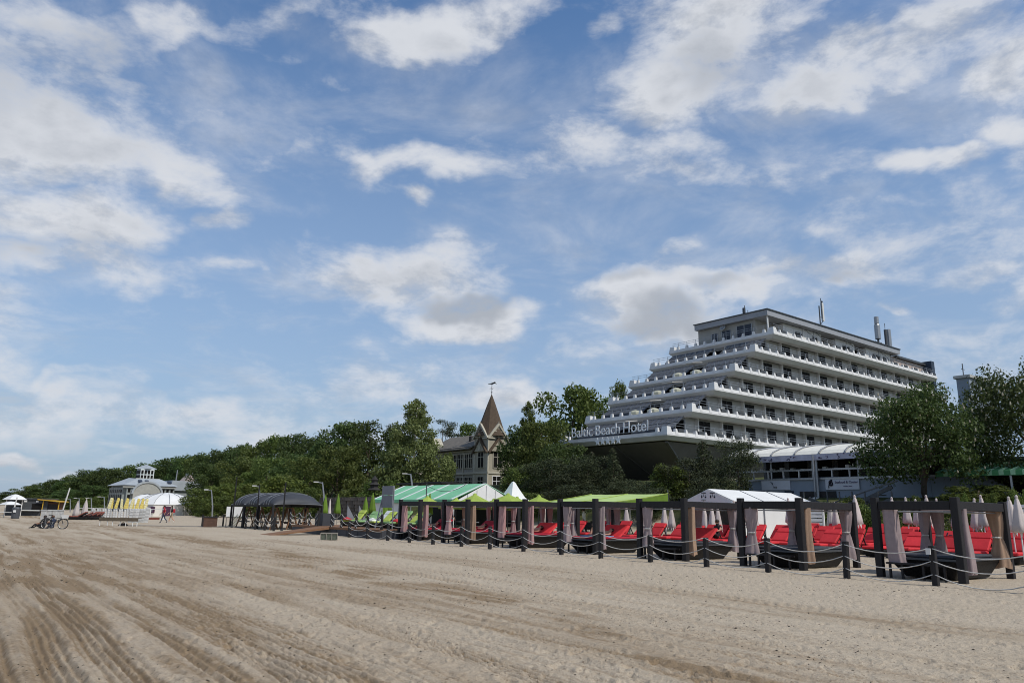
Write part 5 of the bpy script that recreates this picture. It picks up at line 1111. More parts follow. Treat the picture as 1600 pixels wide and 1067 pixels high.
t = gthing('wire_crate', 'low grey green mesh crate on the sand in front of the ramp', 'crate', 514, 843, .2)
MB().hexa([(-.42, -.3, 0), (.42, -.3, 0), (.42, .3, 0), (-.42, .3, 0), (-.46, -.34, .34), (.46, -.34, .34), (.46, .34, .34), (-.46, .34, .34)]).build('body', mat('grey_green_mesh', (.10, .115, .09), .8, .35, 14), t)
m = MB()
for x in (-.46, -.15, .15, .46): m.bar((x, -.35, 0), (x, -.35, .36), .04)
m.bar((-.48, -.35, .36), (.48, -.35, .36), .05).bar((-.48, .35, .36), (.48, .35, .36), .05); m.build('frame', WOODG, t)
# grey display panel beside the farthest cabana
s_, z_ = seen(640, 790, 2.2)
t = thing('grey_panel', 'tall grey two part display panel between the deck and the farthest cabana', 'panel', 2.2, 33.0, 0)
MB().box(-.03, .03, .1, 1.5, 2.62, 3.2).build('panel', GREYP, t); MB().box(-.03, .03, .1, 1.5, 1.85, 2.60).build('panel', GREYP, t)
MB().box(.031, .08, .05, .12, 0, 3.2).box(.031, .08, 1.47, 1.54, 0, 3.22).bar((-.5, 1.5, 0), (0, 1.5, 2.4), .06).build('leg', STEEL, t)
# promenade lamps with curved tops
def lamp(label, px, pb, pt, Y, arm):
    t = thing('street_lamp', label, 'street lamp', 0, 0, 0, group='pale curved lamps along the dune'); q = pixdir(px, pb); q = q * (Y / q.y); r_ = pixdir(px, pt); zt = EYE + r_.z * Y / r_.y; z0 = EYE + q.z - .5
    t.location = (q.x, q.y, z0); t.rotation_euler = (0, 0, 0); h_ = zt - z0; ln = h_ * .11
    MB().tube([(ln, 0, 0), (ln * .7, 0, h_ * .45), (.15 * ln, 0, h_ * .8), (-ln * .2, 0, h_)], [.11, .10, .08, .06], 7).build('pole', STEEL, t)
    MB().tube([(-ln * .2, 0, h_ * .97), (-ln * .2 - arm, 0, h_ * 1.0)], .05, 5).build('arm', STEEL, t); MB().box(-ln * .2 - arm - .35, -ln * .2 - arm + .15, -.15, .15, h_ * .985, h_ * 1.02).build('lamp_head', W_STUCCO, t)
lamp('curved lamp standing against the bushes left of the planter bin', 327, 806, 765, 105, .6); lamp('curved lamp rising behind the farthest black canopy', 402, 800, 759, 100, .5); lamp('curved lamp behind the right end of the black canopies', 502, 792, 753, 85, .6)
lamp('tall curved lamp in front of the birch beside the villa', 641, 770, 740, 78, .5); lamp('small curved lamp far off left of the closed white parasols', 107, 800, 779, 165, .7); lamp('small curved lamp far off between the closed white parasols', 121, 800, 778, 160, .7); lamp('curved lamp far off right of the closed white parasols', 140, 800, 778, 150, .7); lamp('curved lamp far off left of the yellow boards', 160, 800, 776, 140, .8)
# dune wall and pergola
def dune_wall():
    t = thing('dune_wall', 'dark rubble retaining wall at the foot of the dune behind the deck', 'wall', 17.2, 58, .3); g = random.Random(2); L_ = 20; z = 0; k = 0
    MB().box(.14, .6, 0, L_, 0, 2.75).build('wall_core', STONE, t)
    meshes = []
    for q in range(8):
        mb = MB().hexa([(0, 0, 0), (.3, 0, 0), (.3, 1, 0), (0, 1, 0), (.0 + g.uniform(0, .05), .03, 1), (.3, .03, 1), (.3, .97, 1), (g.uniform(0, .06), .97, 1)]); me = mb.mesh('stone'); me.materials.append(STONE); meshes.append(me)
    while z < 2.7:
        hh = g.uniform(.30, .42); y = -g.uniform(0, .4)
        while y < L_ - .3:
            w = g.uniform(.5, 1.0); o = bpy.data.objects.new('stone', g.choice(meshes)); COL.objects.link(o); o.parent = t; o.location = (g.uniform(-.06, .05), y, z); o.scale = (1, w - .03, hh - .03); y += w; k += 1
        z += hh
    p = thing('vine_pergola', 'low dark pergola with a vine covered beam above the dune wall', 'pergola', 19.2, 54, 3.2)
    for y in (0, 4, 8): MB().box(0, .15, y, y + .15, -1.2, 1.15).build('post', BLACKW, p)
    MB().box(-.2, 2.5, -.3, 8.6, 1.16, 1.34).build('beam', BLACKW, p)
    b = thing('bird_table', 'small tiered dark lantern shaped bird house on the dune above the wall', 'bird house', 20.5, 0, 0); s_, z_ = seen(585, 760, 20.5); b.location = B(20.5, s_, z_ - .4)
    MB().lathe([(.9, 0), (.5, .25), (.5, .55), (.7, .6), (.4, .85), (.35, 1.1), (.5, 1.15), (.1, 1.6), (.001, 1.65)], 6).build('body', DARKIN, b); MB().tube([(0, 0, -2.5), (0, 0, 0)], .08, 6).build('pole', BLACKW, b)
dune_wall()
# ------------------------------------------------------------------ far left of the beach
RC = math.radians(20)
def board(nm, lab, m, px, pb, z0, z1, w, grp, rz=0.0, lean=.12, dy=0.0):
    t = gthing(nm, lab, 'sunbed', px, pb, rz, grp); t.location.y += dy; t.location.x += dy * t.location.x / t.location.y
    h_ = z1 - z0
    MB().hexa([(-w / 2, -.05, z0), (w / 2, -.05, z0), (w / 2, .05, z0), (-w / 2, .05, z0), (-w / 2 * .8, -.05 + lean, z1), (w / 2 * .8, -.05 + lean, z1), (w / 2 * .8, .05 + lean, z1), (-w / 2 * .8, .05 + lean, z1)]).build('bed_frame', m, t, bevel=.02)
    sl = MB()
    for k in range(4): zz = z0 + h_ * (k + .6) / 4.6; sl.box(-w / 2 * .85, w / 2 * .85, -.075 + lean * (k + .6) / 4.6, -.055 + lean * (k + .6) / 4.6, zz, zz + h_ * .1)
    sl.build('slats', RACKW if m is RACKW else m, t)
    t.rotation_euler.y = R(13) if m is not RACKW else R(5)
    return t
Yp = (163, 168.5, 174, 184, 188.5, 193, 197.5, 202, 206.5, 210, 213.5, 217, 220, 223)
yn = ['leftmost of the three yellow sunbeds left of the gap', 'middle of the three yellow sunbeds left of the gap', 'right one of the three yellow sunbeds left of the gap', 'first yellow sunbed right of the gap, slanting']
for i, px in enumerate(Yp):
    lab = (yn[i] if i < 4 else f'yellow sunbed stacked upright, {["second", "third", "fourth", "fifth", "sixth", "seventh", "eighth", "ninth", "tenth", "last"][i - 4]} to the right of the gap') + ' on the rack'
    board('stacked_sunbed', lab, YEL if i % 3 else YELP, px, 811.5, 1.32, 2.62 - (.1 if i == 3 else 0), .36, 'yellow sunbeds stacked upright', RC + (.9 if i % 2 else .5), .35 if i % 2 else .15, 1.5)
for i in range(15):
    px = 142 + i * 4.3
    board('stacked_sunbed', f'white sunbed tilted upright in the long rack, {["leftmost", "second", "third", "fourth", "fifth", "sixth", "seventh", "middle", "ninth", "tenth", "eleventh", "twelfth", "thirteenth", "fourteenth", "rightmost"][i]} from the closed parasols side', RACKW, px, 811.5, .1, 1.22, .27, 'white sunbeds tilted in the rack', RC + (.8 if i % 2 else .5), .22)
for i in range(6):
    board('stacked_sunbed', f'white sunbed standing in the near group before the dome marquee, {["leftmost", "second", "third", "fourth", "fifth", "rightmost and widest"][i]}', RACKW, 202 + i * 4.9, 816.5, .02, 1.35 + (.2 if i == 5 else 0), .30 + (.24 if i == 5 else 0), 'white sunbeds standing before the marquee', RC, .1)
rk = gthing('sunbed_rack', 'long white timber rack with dark red base holding the upright sunbeds', 'rack', 180, 811, RC)
MB().box(-4.2, 5.6, .05, .2, 1.24, 1.31).box(-4.2, 5.6, .05, .2, .02, .12).build('rail', RACKW, rk)
for k in range(7): MB().box(-4.2 + k * 1.6, -4.12 + k * 1.6, .0, .22, 0, 1.3).build('upright', W_PAINT, rk)
MB().box(-5.2, 5.0, -.35, -.28, .0, .28).build('base_board', mat('dark_red_board', (.16, .05, .035), .8), rk)
# bench-like low table with a dark bag under it
t = gthing('long_bench', 'long low brown topped bench on thin legs standing alone on the sand', 'bench', 187, 821.5, .12)
BW = mat('bench_brown', (.10, .08, .055), .8, .3, 3)
for k in range(3): MB().box(-1.55, 1.55, -.36 + k * .245, -.36 + k * .245 + .235, .62, .68).build('slat', BW, t)
MB().box(-1.55, 1.55, -.40, -.365, .40, .68).build('apron', BW, t)
for x in (-1.5, -.9, -.5, .1, .55, 1.1, 1.45): MB().box(x, x + .05, -.34, -.29, 0, .62).build('leg', WPLAS, t)
b = gthing('dark_bag', 'small dark bag lying in the sand under the long bench', 'bag', 192, 821.6, .3); MB().lathe([(.2, 0), (.26, .1), (.15, .22), (.001, .25)], 9, sx=1.5).build('body', BLK, b); MB().tube([(-.2, 0, .12), (0, 0, .34), (.2, 0, .12)], .02, 5).build('strap', BLK, b)
for px, pt, lab in ((118, 783, 'left one of two closed white parasols on the far beach'), (131, 780, 'right one of two closed white parasols on the far beach')):
    g_ = gnd(px, 811); r_ = pixdir(px, pt); h_ = EYE + r_.z * g_.y / r_.y; t = closed_parasol('closed_parasol', lab, 'parasol', 0, 0, 0, h_, 1, rad=.34, cloth_len=h_ * .82, group='closed white parasols on the far beach', seed=px); t.location = g_
for i in range(5):
    o = get_lounger('far', 30, mat('brick_red_cushion', (.22, .07, .05), .8)); o.location = gnd(106 + i * 8.5, 811.6); o.rotation_euler = (0, 0, .2 + i * .3); o['label'] = ('brick red lounger left of the closed white parasols', 'brick red lounger below the left closed white parasol', 'brick red lounger between the closed white parasols', 'brick red lounger below the right closed white parasol', 'brick red lounger at the left end of the white rack')[i]; o['group'] = 'brick red loungers on the far beach'
def white_screens():
    for i in range(4):
        t = gthing('white_screen', ('leftmost', 'second', 'third', 'rightmost')[i] + ' of four white slatted changing screens behind the seated couple', 'screen', 66 + i * 8.6, 812.5, .2, 'white slatted screens')
        t.scale = (.62, 1, 1); MB().box(-.36, .36, 0, .5, .05, 1.0).build('panel', RACKW, t); m = MB()
        for k in range(5): m.box(-.36 + k * .15, -.30 + k * .15, -.03, 0, .05, 1.0)
        m.build('slats', RACKW, t); MB().box(-.42, .42, -.06, .55, 1.0, 1.1).build('top', RACKW, t)
white_screens()
t = gthing('beach_kiosk', 'small dark kiosk with a flat yellow awning roof on slanted yellow posts', 'kiosk', 78, 810, .15)
t.location = t.location * 1.2; t.location.z = 0; t.scale = (.72, .72, .76)
MB().box(-1.3, 1.3, 0, 2.4, 0, 2.55).build('wall', mat('kiosk_brown', (.10, .05, .03), .8), t); MB().hexa([(-2.4, -1.0, 2.95), (1.9, -1.0, 2.6), (1.9, 2.8, 2.6), (-2.4, 2.8, 2.95), (-2.4, -1.0, 3.1), (1.9, -1.0, 2.75), (1.9, 2.8, 2.75), (-2.4, 2.8, 3.1)]).build('roof', ORNG, t)
for (x, l) in ((-1.5, .25), (1.45, .2)): MB().bar((x, -.6, 0), (x + l * .4, -.6, 2.75), .13).build('post', ORNG, t)
MB().box(-1.0, 1.0, -.03, .02, .95, 2.2).build('hatch', DARKIN, t); MB().box(-1.35, 1.35, -.3, -.02, .85, .95).build('counter', WOODB, t)
t = gthing('leaning_pole', 'tall pale pole leaning to the right beside the yellow roofed kiosk', 'pole', 93, 812); MB().tube([(0, 0, -.2), (.62, 0, 3.45)], .07, 6).build('pole', W_STUCCO, t); MB().lathe([(.1, 0), (.12, .05), (.1, .1)], 6).build('collar', STEEL, t)
t = gthing('beach_hut', 'low dark grey beach hut with a flat roof and things piled before it', 'hut', 42, 809.5, .2); t.location = t.location * 1.2; t.location.z = 0
MB().box(-3.0, 2.4, 0, 3, 0, 2.3).build('wall', mat('hut_grey', (.06, .065, .07), .8, .3, 2), t); MB().box(-3.2, 2.6, -.2, 3.2, 2.31, 2.45).build('roof', DSTEEL, t); MB().box(-2.0, -1.0, -.04, .02, .8, 1.8).build('window', GLASSD, t); MB().box(.4, 1.8, -.04, .02, .8, 1.7).build('window', GLASSD, t); MB().box(-1.6, 1.6, -.55, -.05, .7, .82).build('counter', WPLAS, t); MB().box(-.7, -.3, -.06, -.01, 1.9, 2.15).build('lamp', WPLAS, t); MB().box(.9, 1.2, -.06, -.01, 1.9, 2.1).build('lamp', WPLAS, t)
t = gthing('litter_bin', 'dark grey litter bin with a white notice near the left edge', 'bin', 23.5, 810, .1); MB().lathe([(.36, 0), (.40, .06), (.44, 1.0), (.46, 1.05), (.42, 1.1)], 12).build('body', mat('bin_grey', (.07, .075, .085), .6), t); MB().lathe([(.44, 1.1), (.34, 1.25), (.1, 1.3), (.001, 1.31)], 12).build('lid', DSTEEL, t); MB().box(-.08, .2, -.49, -.45, .7, .95).build('notice', WHC, t)
t = gthing('white_stall', 'white tent stall with tables at the far left edge', 'stall', 13, 808.5, .2); t.scale = (.8, .8, .8); MB().lathe([(1.6, 1.9), (1.1, 2.15), (.5, 2.35), (.001, 2.4)], 4).build('roof', WTENT, t); m = MB()
for (x, y) in ((-1.1, -1.1), (1.1, -1.1), (1.1, 1.1), (-1.1, 1.1)): MB().tube([(x, y, 0), (x, y, 1.95)], .06, 6).build('post', W_STUCCO, t)
MB().box(-1.1, .9, -.9, -.2, .75, .82).box(-1.0, -.9, -.8, -.7, 0, .75).box(.7, .8, -.8, -.7, 0, .75).build('table', WPLAS, t)
t = gthing('white_stall', 'second white stall roof just right of the stall at the far left edge', 'stall', 19, 805.5, .2); MB().lathe([(1.6, 2.2), (1.0, 2.6), (.3, 2.9), (.001, 2.95)], 4).build('roof', WTENT, t); [MB().tube([(x_, 0, 0), (x_, 0, 2.3)], .06, 6).build('post', W_STUCCO, t) for x_ in (-1, 1)]
t = gthing('leaning_pole', 'short pale pole leaning between the bin and the white stall', 'pole', 17, 809); MB().tube([(0, 0, -.2), (.35, 0, 2.4)], .07, 6).build('pole', W_STUCCO, t); MB().lathe([(.1, 0), (.12, .05), (.1, .1)], 6).build('collar', STEEL, t)
t = gthing('board_walk', 'narrow boardwalk of grey planks lying on the sand left of the canopies', 'boardwalk', 300, 822.5, 0.08)
for k in range(24): MB().box(-6 + k * .5, -6 + k * .5 + .47, -.5, .5, .0, .05).build('plank', WOODG, t)
# ------------------------------------------------------------------ people
BONES = [('pelvis', 'belly'), ('belly', 'chest'), ('chest', 'neck'), ('neck', 'skull'), ('skull', 'crown')] + [(a + s, b + s) for s in 'LR' for a, b in (('shoulder', 'elbow'), ('elbow', 'wrist'), ('wrist', 'palm'), ('hip', 'knee'), ('knee', 'ankle'), ('ankle', 'toe'))] + [('chest', 'shoulderL'), ('chest', 'shoulderR'), ('pelvis', 'hipL'), ('pelvis', 'hipR')]
RAD = dict(pelvis=.125, belly=.118, chest=.135, neck=.055, skull=.088, crown=.075, shoulder=.062, elbow=.043, wrist=.03, palm=.036, hip=.092, knee=.06, ankle=.042, toe=.036)
def person(name, label, J, clothes, hair=HAIR, scale=1.0, rz=0.0, loc=(0, 0, 0)):
    """J: joint -> position (metres); clothes: material for each body zone"""
    root = bpy.data.objects.new('person', None); COL.objects.link(root); root.location = loc; root.rotation_euler = (0, 0, rz); root.scale = (scale,) * 3; tag(root, label, 'person')
    names = list(J); me = bpy.data.meshes.new('body'); me.from_pydata([J[n] for n in names], [(names.index(a), names.index(b)) for a, b in BONES], []); me.update()
    o = bpy.data.objects.new('tmp', me); COL.objects.link(o); md = o.modifiers.new('skin', 'SKIN'); md.use_smooth_shade = True
    if not me.skin_vertices: me.attributes
    sv_ = me.skin_vertices[0].data if len(me.skin_vertices) else None
    for i, n in enumerate(names):
        k = n.rstrip('LR'); r_ = RAD[k]; sv_[i].radius = (r_, r_ * (.8 if k in ('chest', 'pelvis', 'belly') else 1)); sv_[i].use_root = (n == 'pelvis')
    sb = o.modifiers.new('sub', 'SUBSURF'); sb.levels = 1; sb.render_levels = 1
    dg = bpy.context.evaluated_depsgraph_get(); m2 = bpy.data.meshes.new_from_object(o.evaluated_get(dg)); bpy.data.objects.remove(o)
    bm = bmesh.new(); bm.from_mesh(m2)
    # fingers, nose, ears, eyes are grown on to the same body mesh
    def tube(path, rads, n=5):
        mb = MB().tube(path, rads, n); vs = [bm.verts.new(v) for v in mb.v]
        for f in mb.f: bm.faces.new([vs[i] for i in f])
    V3 = {n: Vector(p) for n, p in J.items()}
    for s in 'LR':
        w, p = V3['wrist' + s], V3['palm' + s]; d = (p - w).normalized(); sd_ = d.cross(Vector((0, .3, 1))).normalized(); nn = d.cross(sd_)
        for k, L_ in enumerate((.068, .078, .074, .058)):
            b = p + d * .02 + sd_ * (-.03 + .02 * k); tube([b - d * .03, b + d * L_ * .5, b + d * L_ * .85 + nn * .02, b + d * L_ + nn * .04], [.010, .0095, .009, .006])
        b = w + d * .03 + sd_ * -.035; tube([b + sd_ * .02, b + d * .03 - sd_ * .02, b + d * .06 - sd_ * .015 + nn * .01], [.012, .011, .008])
    face = Vector(J['toeL']) - Vector(J['ankleL']); fdir = clothes.get('face', None); fdir = Vector(fdir).normalized() if fdir else Vector((face.x, face.y, 0)).normalized()
    sk, cr_ = V3['skull'], V3['crown']; upv = (cr_ - sk).normalized(); fdir = (fdir - upv * fdir.dot(upv)).normalized(); sdv = upv.cross(fdir)
    tube([sk + upv * .03 + fdir * .075, sk - upv * .01 + fdir * .112, sk - upv * .02 + fdir * .08], [.008, .014, .010]); 
    for q in (-1, 1): tube([sk + sdv * q * .085 + upv * .03, sk + sdv * q * .098, sk + sdv * q * .085 - upv * .03], [.012, .016, .010])
    tube([sk + fdir * .088 - upv * .055 - sdv * .02, sk + fdir * .092 - upv * .055, sk + fdir * .088 - upv * .055 + sdv * .02], [.006, .009, .006])
    bm.to_mesh(m2); bm.free()
    zones = [('skin', SKIN), ('top', clothes['top']), ('legs', clothes['legs']), ('shoe', clothes['shoe'])]
    for z, m in zones: m2.materials.append(m)
    zone = {}
    for a, b in BONES:
        k = a.rstrip('LR'); b_ = b.rstrip('LR')
        if k in ('pelvis',) and b_ == 'hip' or k in ('hip',): z = 2
        elif k == 'knee': z = 2 if clothes.get('long', True) else 0
        elif k == 'ankle': z = 3
        elif (k, b_) in (('belly', 'chest'), ('chest', 'neck'), ('chest', 'shoulder'), ('pelvis', 'belly')): z = 1 if clothes.get('shirt', True) else 0
        elif k == 'shoulder': z = 1 if clothes.get('sleeve', True) and clothes.get('shirt', True) else 0
        else: z = 0
        zone[(a, b)] = z
    for f in m2.polygons:
        c = f.center; best = None
        for (a, b) in BONES:
            A, Bv = V3[a], V3[b]; ab = Bv - A; t = max(0, min(1, (c - A).dot(ab) / max(ab.length_squared, 1e-9))); dd = (c - A - ab * t).length - RAD[a.rstrip('LR')] * .6
            if best is None or dd < best[0]: best = (dd, zone[(a, b)], a, t)
        z = best[1]
        if z == 2 and best[2].startswith('hip') and not clothes.get('long', True) and best[3] > .75: z = 0
        f.material_index = z; f.use_smooth = True
    body = bpy.data.objects.new('body', m2); COL.objects.link(body); body.parent = root
    hm = MB().ball((0, 0, 0), .108, 10, 6, (1, 1.05, .95)); c = sk + upv * .045 - fdir * .022
    hm.v = [tuple(Vector(v) + c) for v in hm.v]; hm.build('hair', hair, body, smooth=True)
    for q in (-1, 1): MB().ball(tuple(sk + fdir * .083 + upv * .012 + sdv * q * .032), .010, 6, 4).build('eye', BLK, body)
    return root
def walker(step, arm, lean=.03):
    J = dict(pelvis=(0, 0, .94), belly=(lean * .4, 0, 1.10), chest=(lean, 0, 1.33), neck=(lean * 1.3, 0, 1.50), skull=(lean * 1.8 + .02, 0, 1.62), crown=(lean * 1.8 + .01, 0, 1.70))
    for s, sg in (('L', 1), ('R', -1)):
        k = step * sg; y = .085 * sg
        J['hip' + s] = (0, y, .90); J['knee' + s] = (k * .42 + .05, y, .49); J['ankle' + s] = (k * .85 - (.1 if k < 0 else 0), y, .09 + (.07 if k < 0 else 0)); J['toe' + s] = (k * .85 + (.15 if k > 0 else .02), y, .045)
        a = -arm * sg; J['shoulder' + s] = (lean, .185 * sg, 1.42); J['elbow' + s] = (lean + a * .5 - .03, .22 * sg, 1.15); J['wrist' + s] = (lean + a * .9 + .12, .21 * sg, .95); J['palm' + s] = (lean + a * 1.0 + .16, .21 * sg, .88)
    return J
def seated(back=-.16, knee_h=.5, reach=0.3, head=.02, arm_h=.52, spread=.1):
    """sitting on the ground at the origin, facing +x, knees up"""
    J = dict(pelvis=(0, 0, .13), belly=(back * .35, 0, .30), chest=(back, 0, .52), neck=(back + .03, 0, .69), skull=(back + .08 + head, 0, .80), crown=(back + .07 + head, 0, .88))
    for s, sg in (('L', 1), ('R', -1)):
        J['hip' + s] = (.02, .1 * sg, .12); J['knee' + s] = (.40, (.1 + spread) * sg, knee_h); J['ankle' + s] = (.62 + .3 * (.5 - knee_h), .12 * sg, .08); J['toe' + s] = (.82 + .3 * (.5 - knee_h), .13 * sg, .05)
        J['shoulder' + s] = (back, .19 * sg, .61); J['elbow' + s] = (back + reach * .55, .25 * sg, .42); J['wrist' + s] = (back + reach + .22, .16 * sg, arm_h - .06); J['palm' + s] = (back + reach + .30, .13 * sg, arm_h - .07)
    return J
def lying(bent=.3):
    """on the back, head at +x, feet towards -x"""
    J = dict(pelvis=(0, 0, .12), belly=(.17, 0, .13), chest=(.40, 0, .17), neck=(.57, 0, .22), skull=(.69, 0, .27), crown=(.77, 0, .29))
    for s, sg in (('L', 1), ('R', -1)):
        b = bent if s == 'L' else bent * .25
        J['hip' + s] = (-.04, .1 * sg, .11); J['knee' + s] = (-.44 + b * .25, .12 * sg, .10 + b * .9); J['ankle' + s] = (-.86 + b * .8, .12 * sg, .07); J['toe' + s] = (-.95 + b * .7, .13 * sg, .16 - b * .2)
        J['shoulder' + s] = (.46, .19 * sg, .16); J['elbow' + s] = (.22, .30 * sg, .10); J['wrist' + s] = (.0, .27 * sg, .10); J['palm' + s] = (-.07, .25 * sg, .09)
    return J
person('person', 'person in a red shirt and dark trousers walking left past the dome marquee', walker(.30, .2), dict(top=REDS, legs=NAVY, shoe=BLK), rz=R(205), loc=gnd(255, 817))
p2 = person('person', 'person in a black top and tan shorts walking with a bag near the dome marquee', walker(-.26, .22), dict(top=BLK, legs=TANS, shoe=WHC, long=False), rz=R(200), loc=gnd(267, 816))
t = gthing('shoulder_bag', 'dark red bag slung on the shoulder of the walker in tan shorts', 'bag', 267, 816, R(200)); MB().box(-.30, -.08, -.18, .16, 1.02, 1.40).build('body', REDS, t, bevel=.04); MB().tube([(-.15, .16, 1.4), (.05, .05, 1.53), (.13, -.1, 1.3)], .02, 5).build('strap', BLK, t)
g0 = gnd(66, 825.3)
person('person', 'person in black sitting on the sand with legs stretched left beside the bicycle', seated(-.20, .30, .35, .0, .40), dict(top=BLK, legs=BLK, shoe=BLK, face=(1, 0, 0)), rz=R(176), loc=g0 + Vector((-.05, 0, -.02)))
person('person', 'person with bare arms and a dark top sitting close behind the other by the bicycle', seated(-.05, .5, .3, .05, .46), dict(top=NAVY, legs=NAVY, shoe=SKIN, sleeve=False, face=(1, 0, 0)), rz=R(160), loc=g0 + Vector((.42, .45, -.02)), hair=mat('brown_hair', (.10, .05, .03), .6))
def bicycle():
    t = gthing('bicycle', 'dark bicycle standing on the sand beside the seated couple', 'bicycle', 84, 826, R(3)); Rw = .345
    for x, nm in ((-.60, 'rear'), (.58, 'front')):
        ring = [(x + math.cos(2 * math.pi * k / 28) * Rw, 0, Rw + math.sin(2 * math.pi * k / 28) * Rw) for k in range(29)]
        w_ = MB().tube(ring, .026, 6, False).build('wheel', RUB, t, smooth=True)
        ring2 = [(x + math.cos(2 * math.pi * k / 28) * (Rw - .035), 0, Rw + math.sin(2 * math.pi * k / 28) * (Rw - .035)) for k in range(29)]
        MB().tube(ring2, .012, 4, False).build('rim', STEEL, w_)
        sp = MB()
        for k in range(14): a = 2 * math.pi * k / 14; sp.bar((x, 0, Rw), (x + math.cos(a) * (Rw - .035), 0, Rw + math.sin(a) * (Rw - .035)), .006)
        sp.ball((x, 0, Rw), .035, 6, 4).build('spokes', STEEL, w_)
        fd = [(x + math.cos(a) * (Rw + .05), 0, Rw + math.sin(a) * (Rw + .05)) for a in np.linspace(R(40 if nm == 'front' else 20), R(170), 9)]; MB().tube(fd, .016, 4).build('mudguard', BLK, t)
    m = MB(); bb = (-.15, 0, .30); st = (-.30, 0, .80); hd = (.36, 0, .86); hb = (.40, 0, .72)
    for a, b in ((bb, st), (bb, hb), (st, hb), (bb, (-.60, 0, .345)), (st, (-.60, 0, .345)), ((hd), (.58, 0, .345))): m.tube([a, b], .019, 6)
    m.build('frame', BLK, t); MB().tube([(-.30, 0, .80), (-.325, 0, .93)], .014, 5).hexa([(-.45, -.09, .92), (-.20, -.025, .92), (-.20, .025, .92), (-.45, .09, .92), (-.45, -.08, .97), (-.20, -.02, .96), (-.20, .02, .96), (-.45, .08, .97)]).build('saddle', BLK, t)
    MB().tube([hd, (.33, 0, 1.03)], .014, 5).tube([(.18, -.28, 1.02), (.30, -.2, 1.05), (.34, 0, 1.03), (.30, .2, 1.05), (.18, .28, 1.02)], .013, 5).build('handlebar', STEEL, t)
    MB().tube([(-.15, -.07, .30), (-.09, -.07, .15)], .01, 4).tube([(-.15, .07, .30), (-.21, .07, .45)], .01, 4).box(-.15, -.02, -.16, -.07, .13, .16).box(-.28, -.15, .07, .16, .44, .47).lathe([(.09, 0), (.09, .01)], 12, (-.15, -.05, .3)).build('crank', STEEL, t)
    MB().bar((-.72, -.06, .76), (-.38, -.06, .76), .02).bar((-.72, .06, .76), (-.38, .06, .76), .02).bar((-.62, -.06, .76), (-.6, -.02, .36), .014).build('carrier', STEEL, t)
    MB().bar((.30, .0, .62), (.72, 0, .70), .03).hexa([(.5, -.14, .72), (.8, -.14, .72), (.8, .14, .72), (.5, .14, .72), (.47, -.17, .95), (.84, -.17, .95), (.84, .17, .95), (.47, .17, .95)]).build('basket', WPLAS, t)
bicycle()
def bedp(k, x, y, z=.70): return B(1.8 + x, CAB_S[k] + y, z)
tw = thing('beach_towel', 'blue towel spread on the bed of the fourth cabana', 'towel', 1.8, CAB_S[3], .705); MB().box(.55, 1.9, .75, 1.6, 0, .025).build('cloth', BLUET, tw)
person('person', 'person lying with one knee up on a blue towel in the fourth cabana', lying(.42), dict(top=NAVY, legs=BLUET, shoe=SKIN, shirt=False, long=False, face=(0, 0, 1)), rz=PHI, loc=bedp(3, 1.45, 1.15, .70))
person('person', 'person in black sitting with legs out on the red bed between third and fourth cabanas', seated(-.12, .34, .25, 0, .42), dict(top=BLK, legs=BLK, shoe=SKIN, sleeve=False, long=False, face=(1, 0, 0)), rz=PHI + R(170), loc=B(9.2, 13.75, float(terrain(9.2, 13.6)) + .40))
person('person', 'person lying with bent knees on the red bed of the fifth cabana', lying(.45), dict(top=WHC, legs=WHC, shoe=SKIN, shirt=False, long=False, face=(0, 0, 1)), rz=PHI, loc=bedp(4, 1.35, 1.2, .70))
person('person', 'person lying with both knees drawn up on the red bed of the sixth cabana', lying(.40), dict(top=WHC, legs=REDS, shoe=SKIN, shirt=False, long=False, face=(0, 0, 1)), rz=PHI + .1, loc=bedp(5, 1.4, 1.2, .70))
person('person', 'person lying with bent knees on the shaded red bed of the farthest cabana', lying(.5), dict(top=WHC, legs=WHC, shoe=SKIN, shirt=False, long=False, face=(0, 0, 1)), rz=PHI - .1, loc=bedp(6, 1.3, 1.2, .70))
for (px, d, m, lab) in ((913, 13.0, WHC, 'person in a white shirt standing under the lime awning'), (893, 13.5, BLK, 'person in dark clothes standing under the lime awning beside the white shirted one'), (1075, 14.8, REDS, 'person in a red top standing in the shade under the party tent gable'), (1086, 15.2, WHC, 'person in a white top standing in the shade under the party tent gable'), (704, 9.8, NAVY, 'person in navy standing at a table behind the sixth cabana')):
    s_, z_ = seen(px, 800, d); person('person', lab, walker(.06, .08), dict(top=m, legs=NAVY, shoe=BLK), rz=PHI + px, loc=B(d, s_, float(terrain(d, s_))))
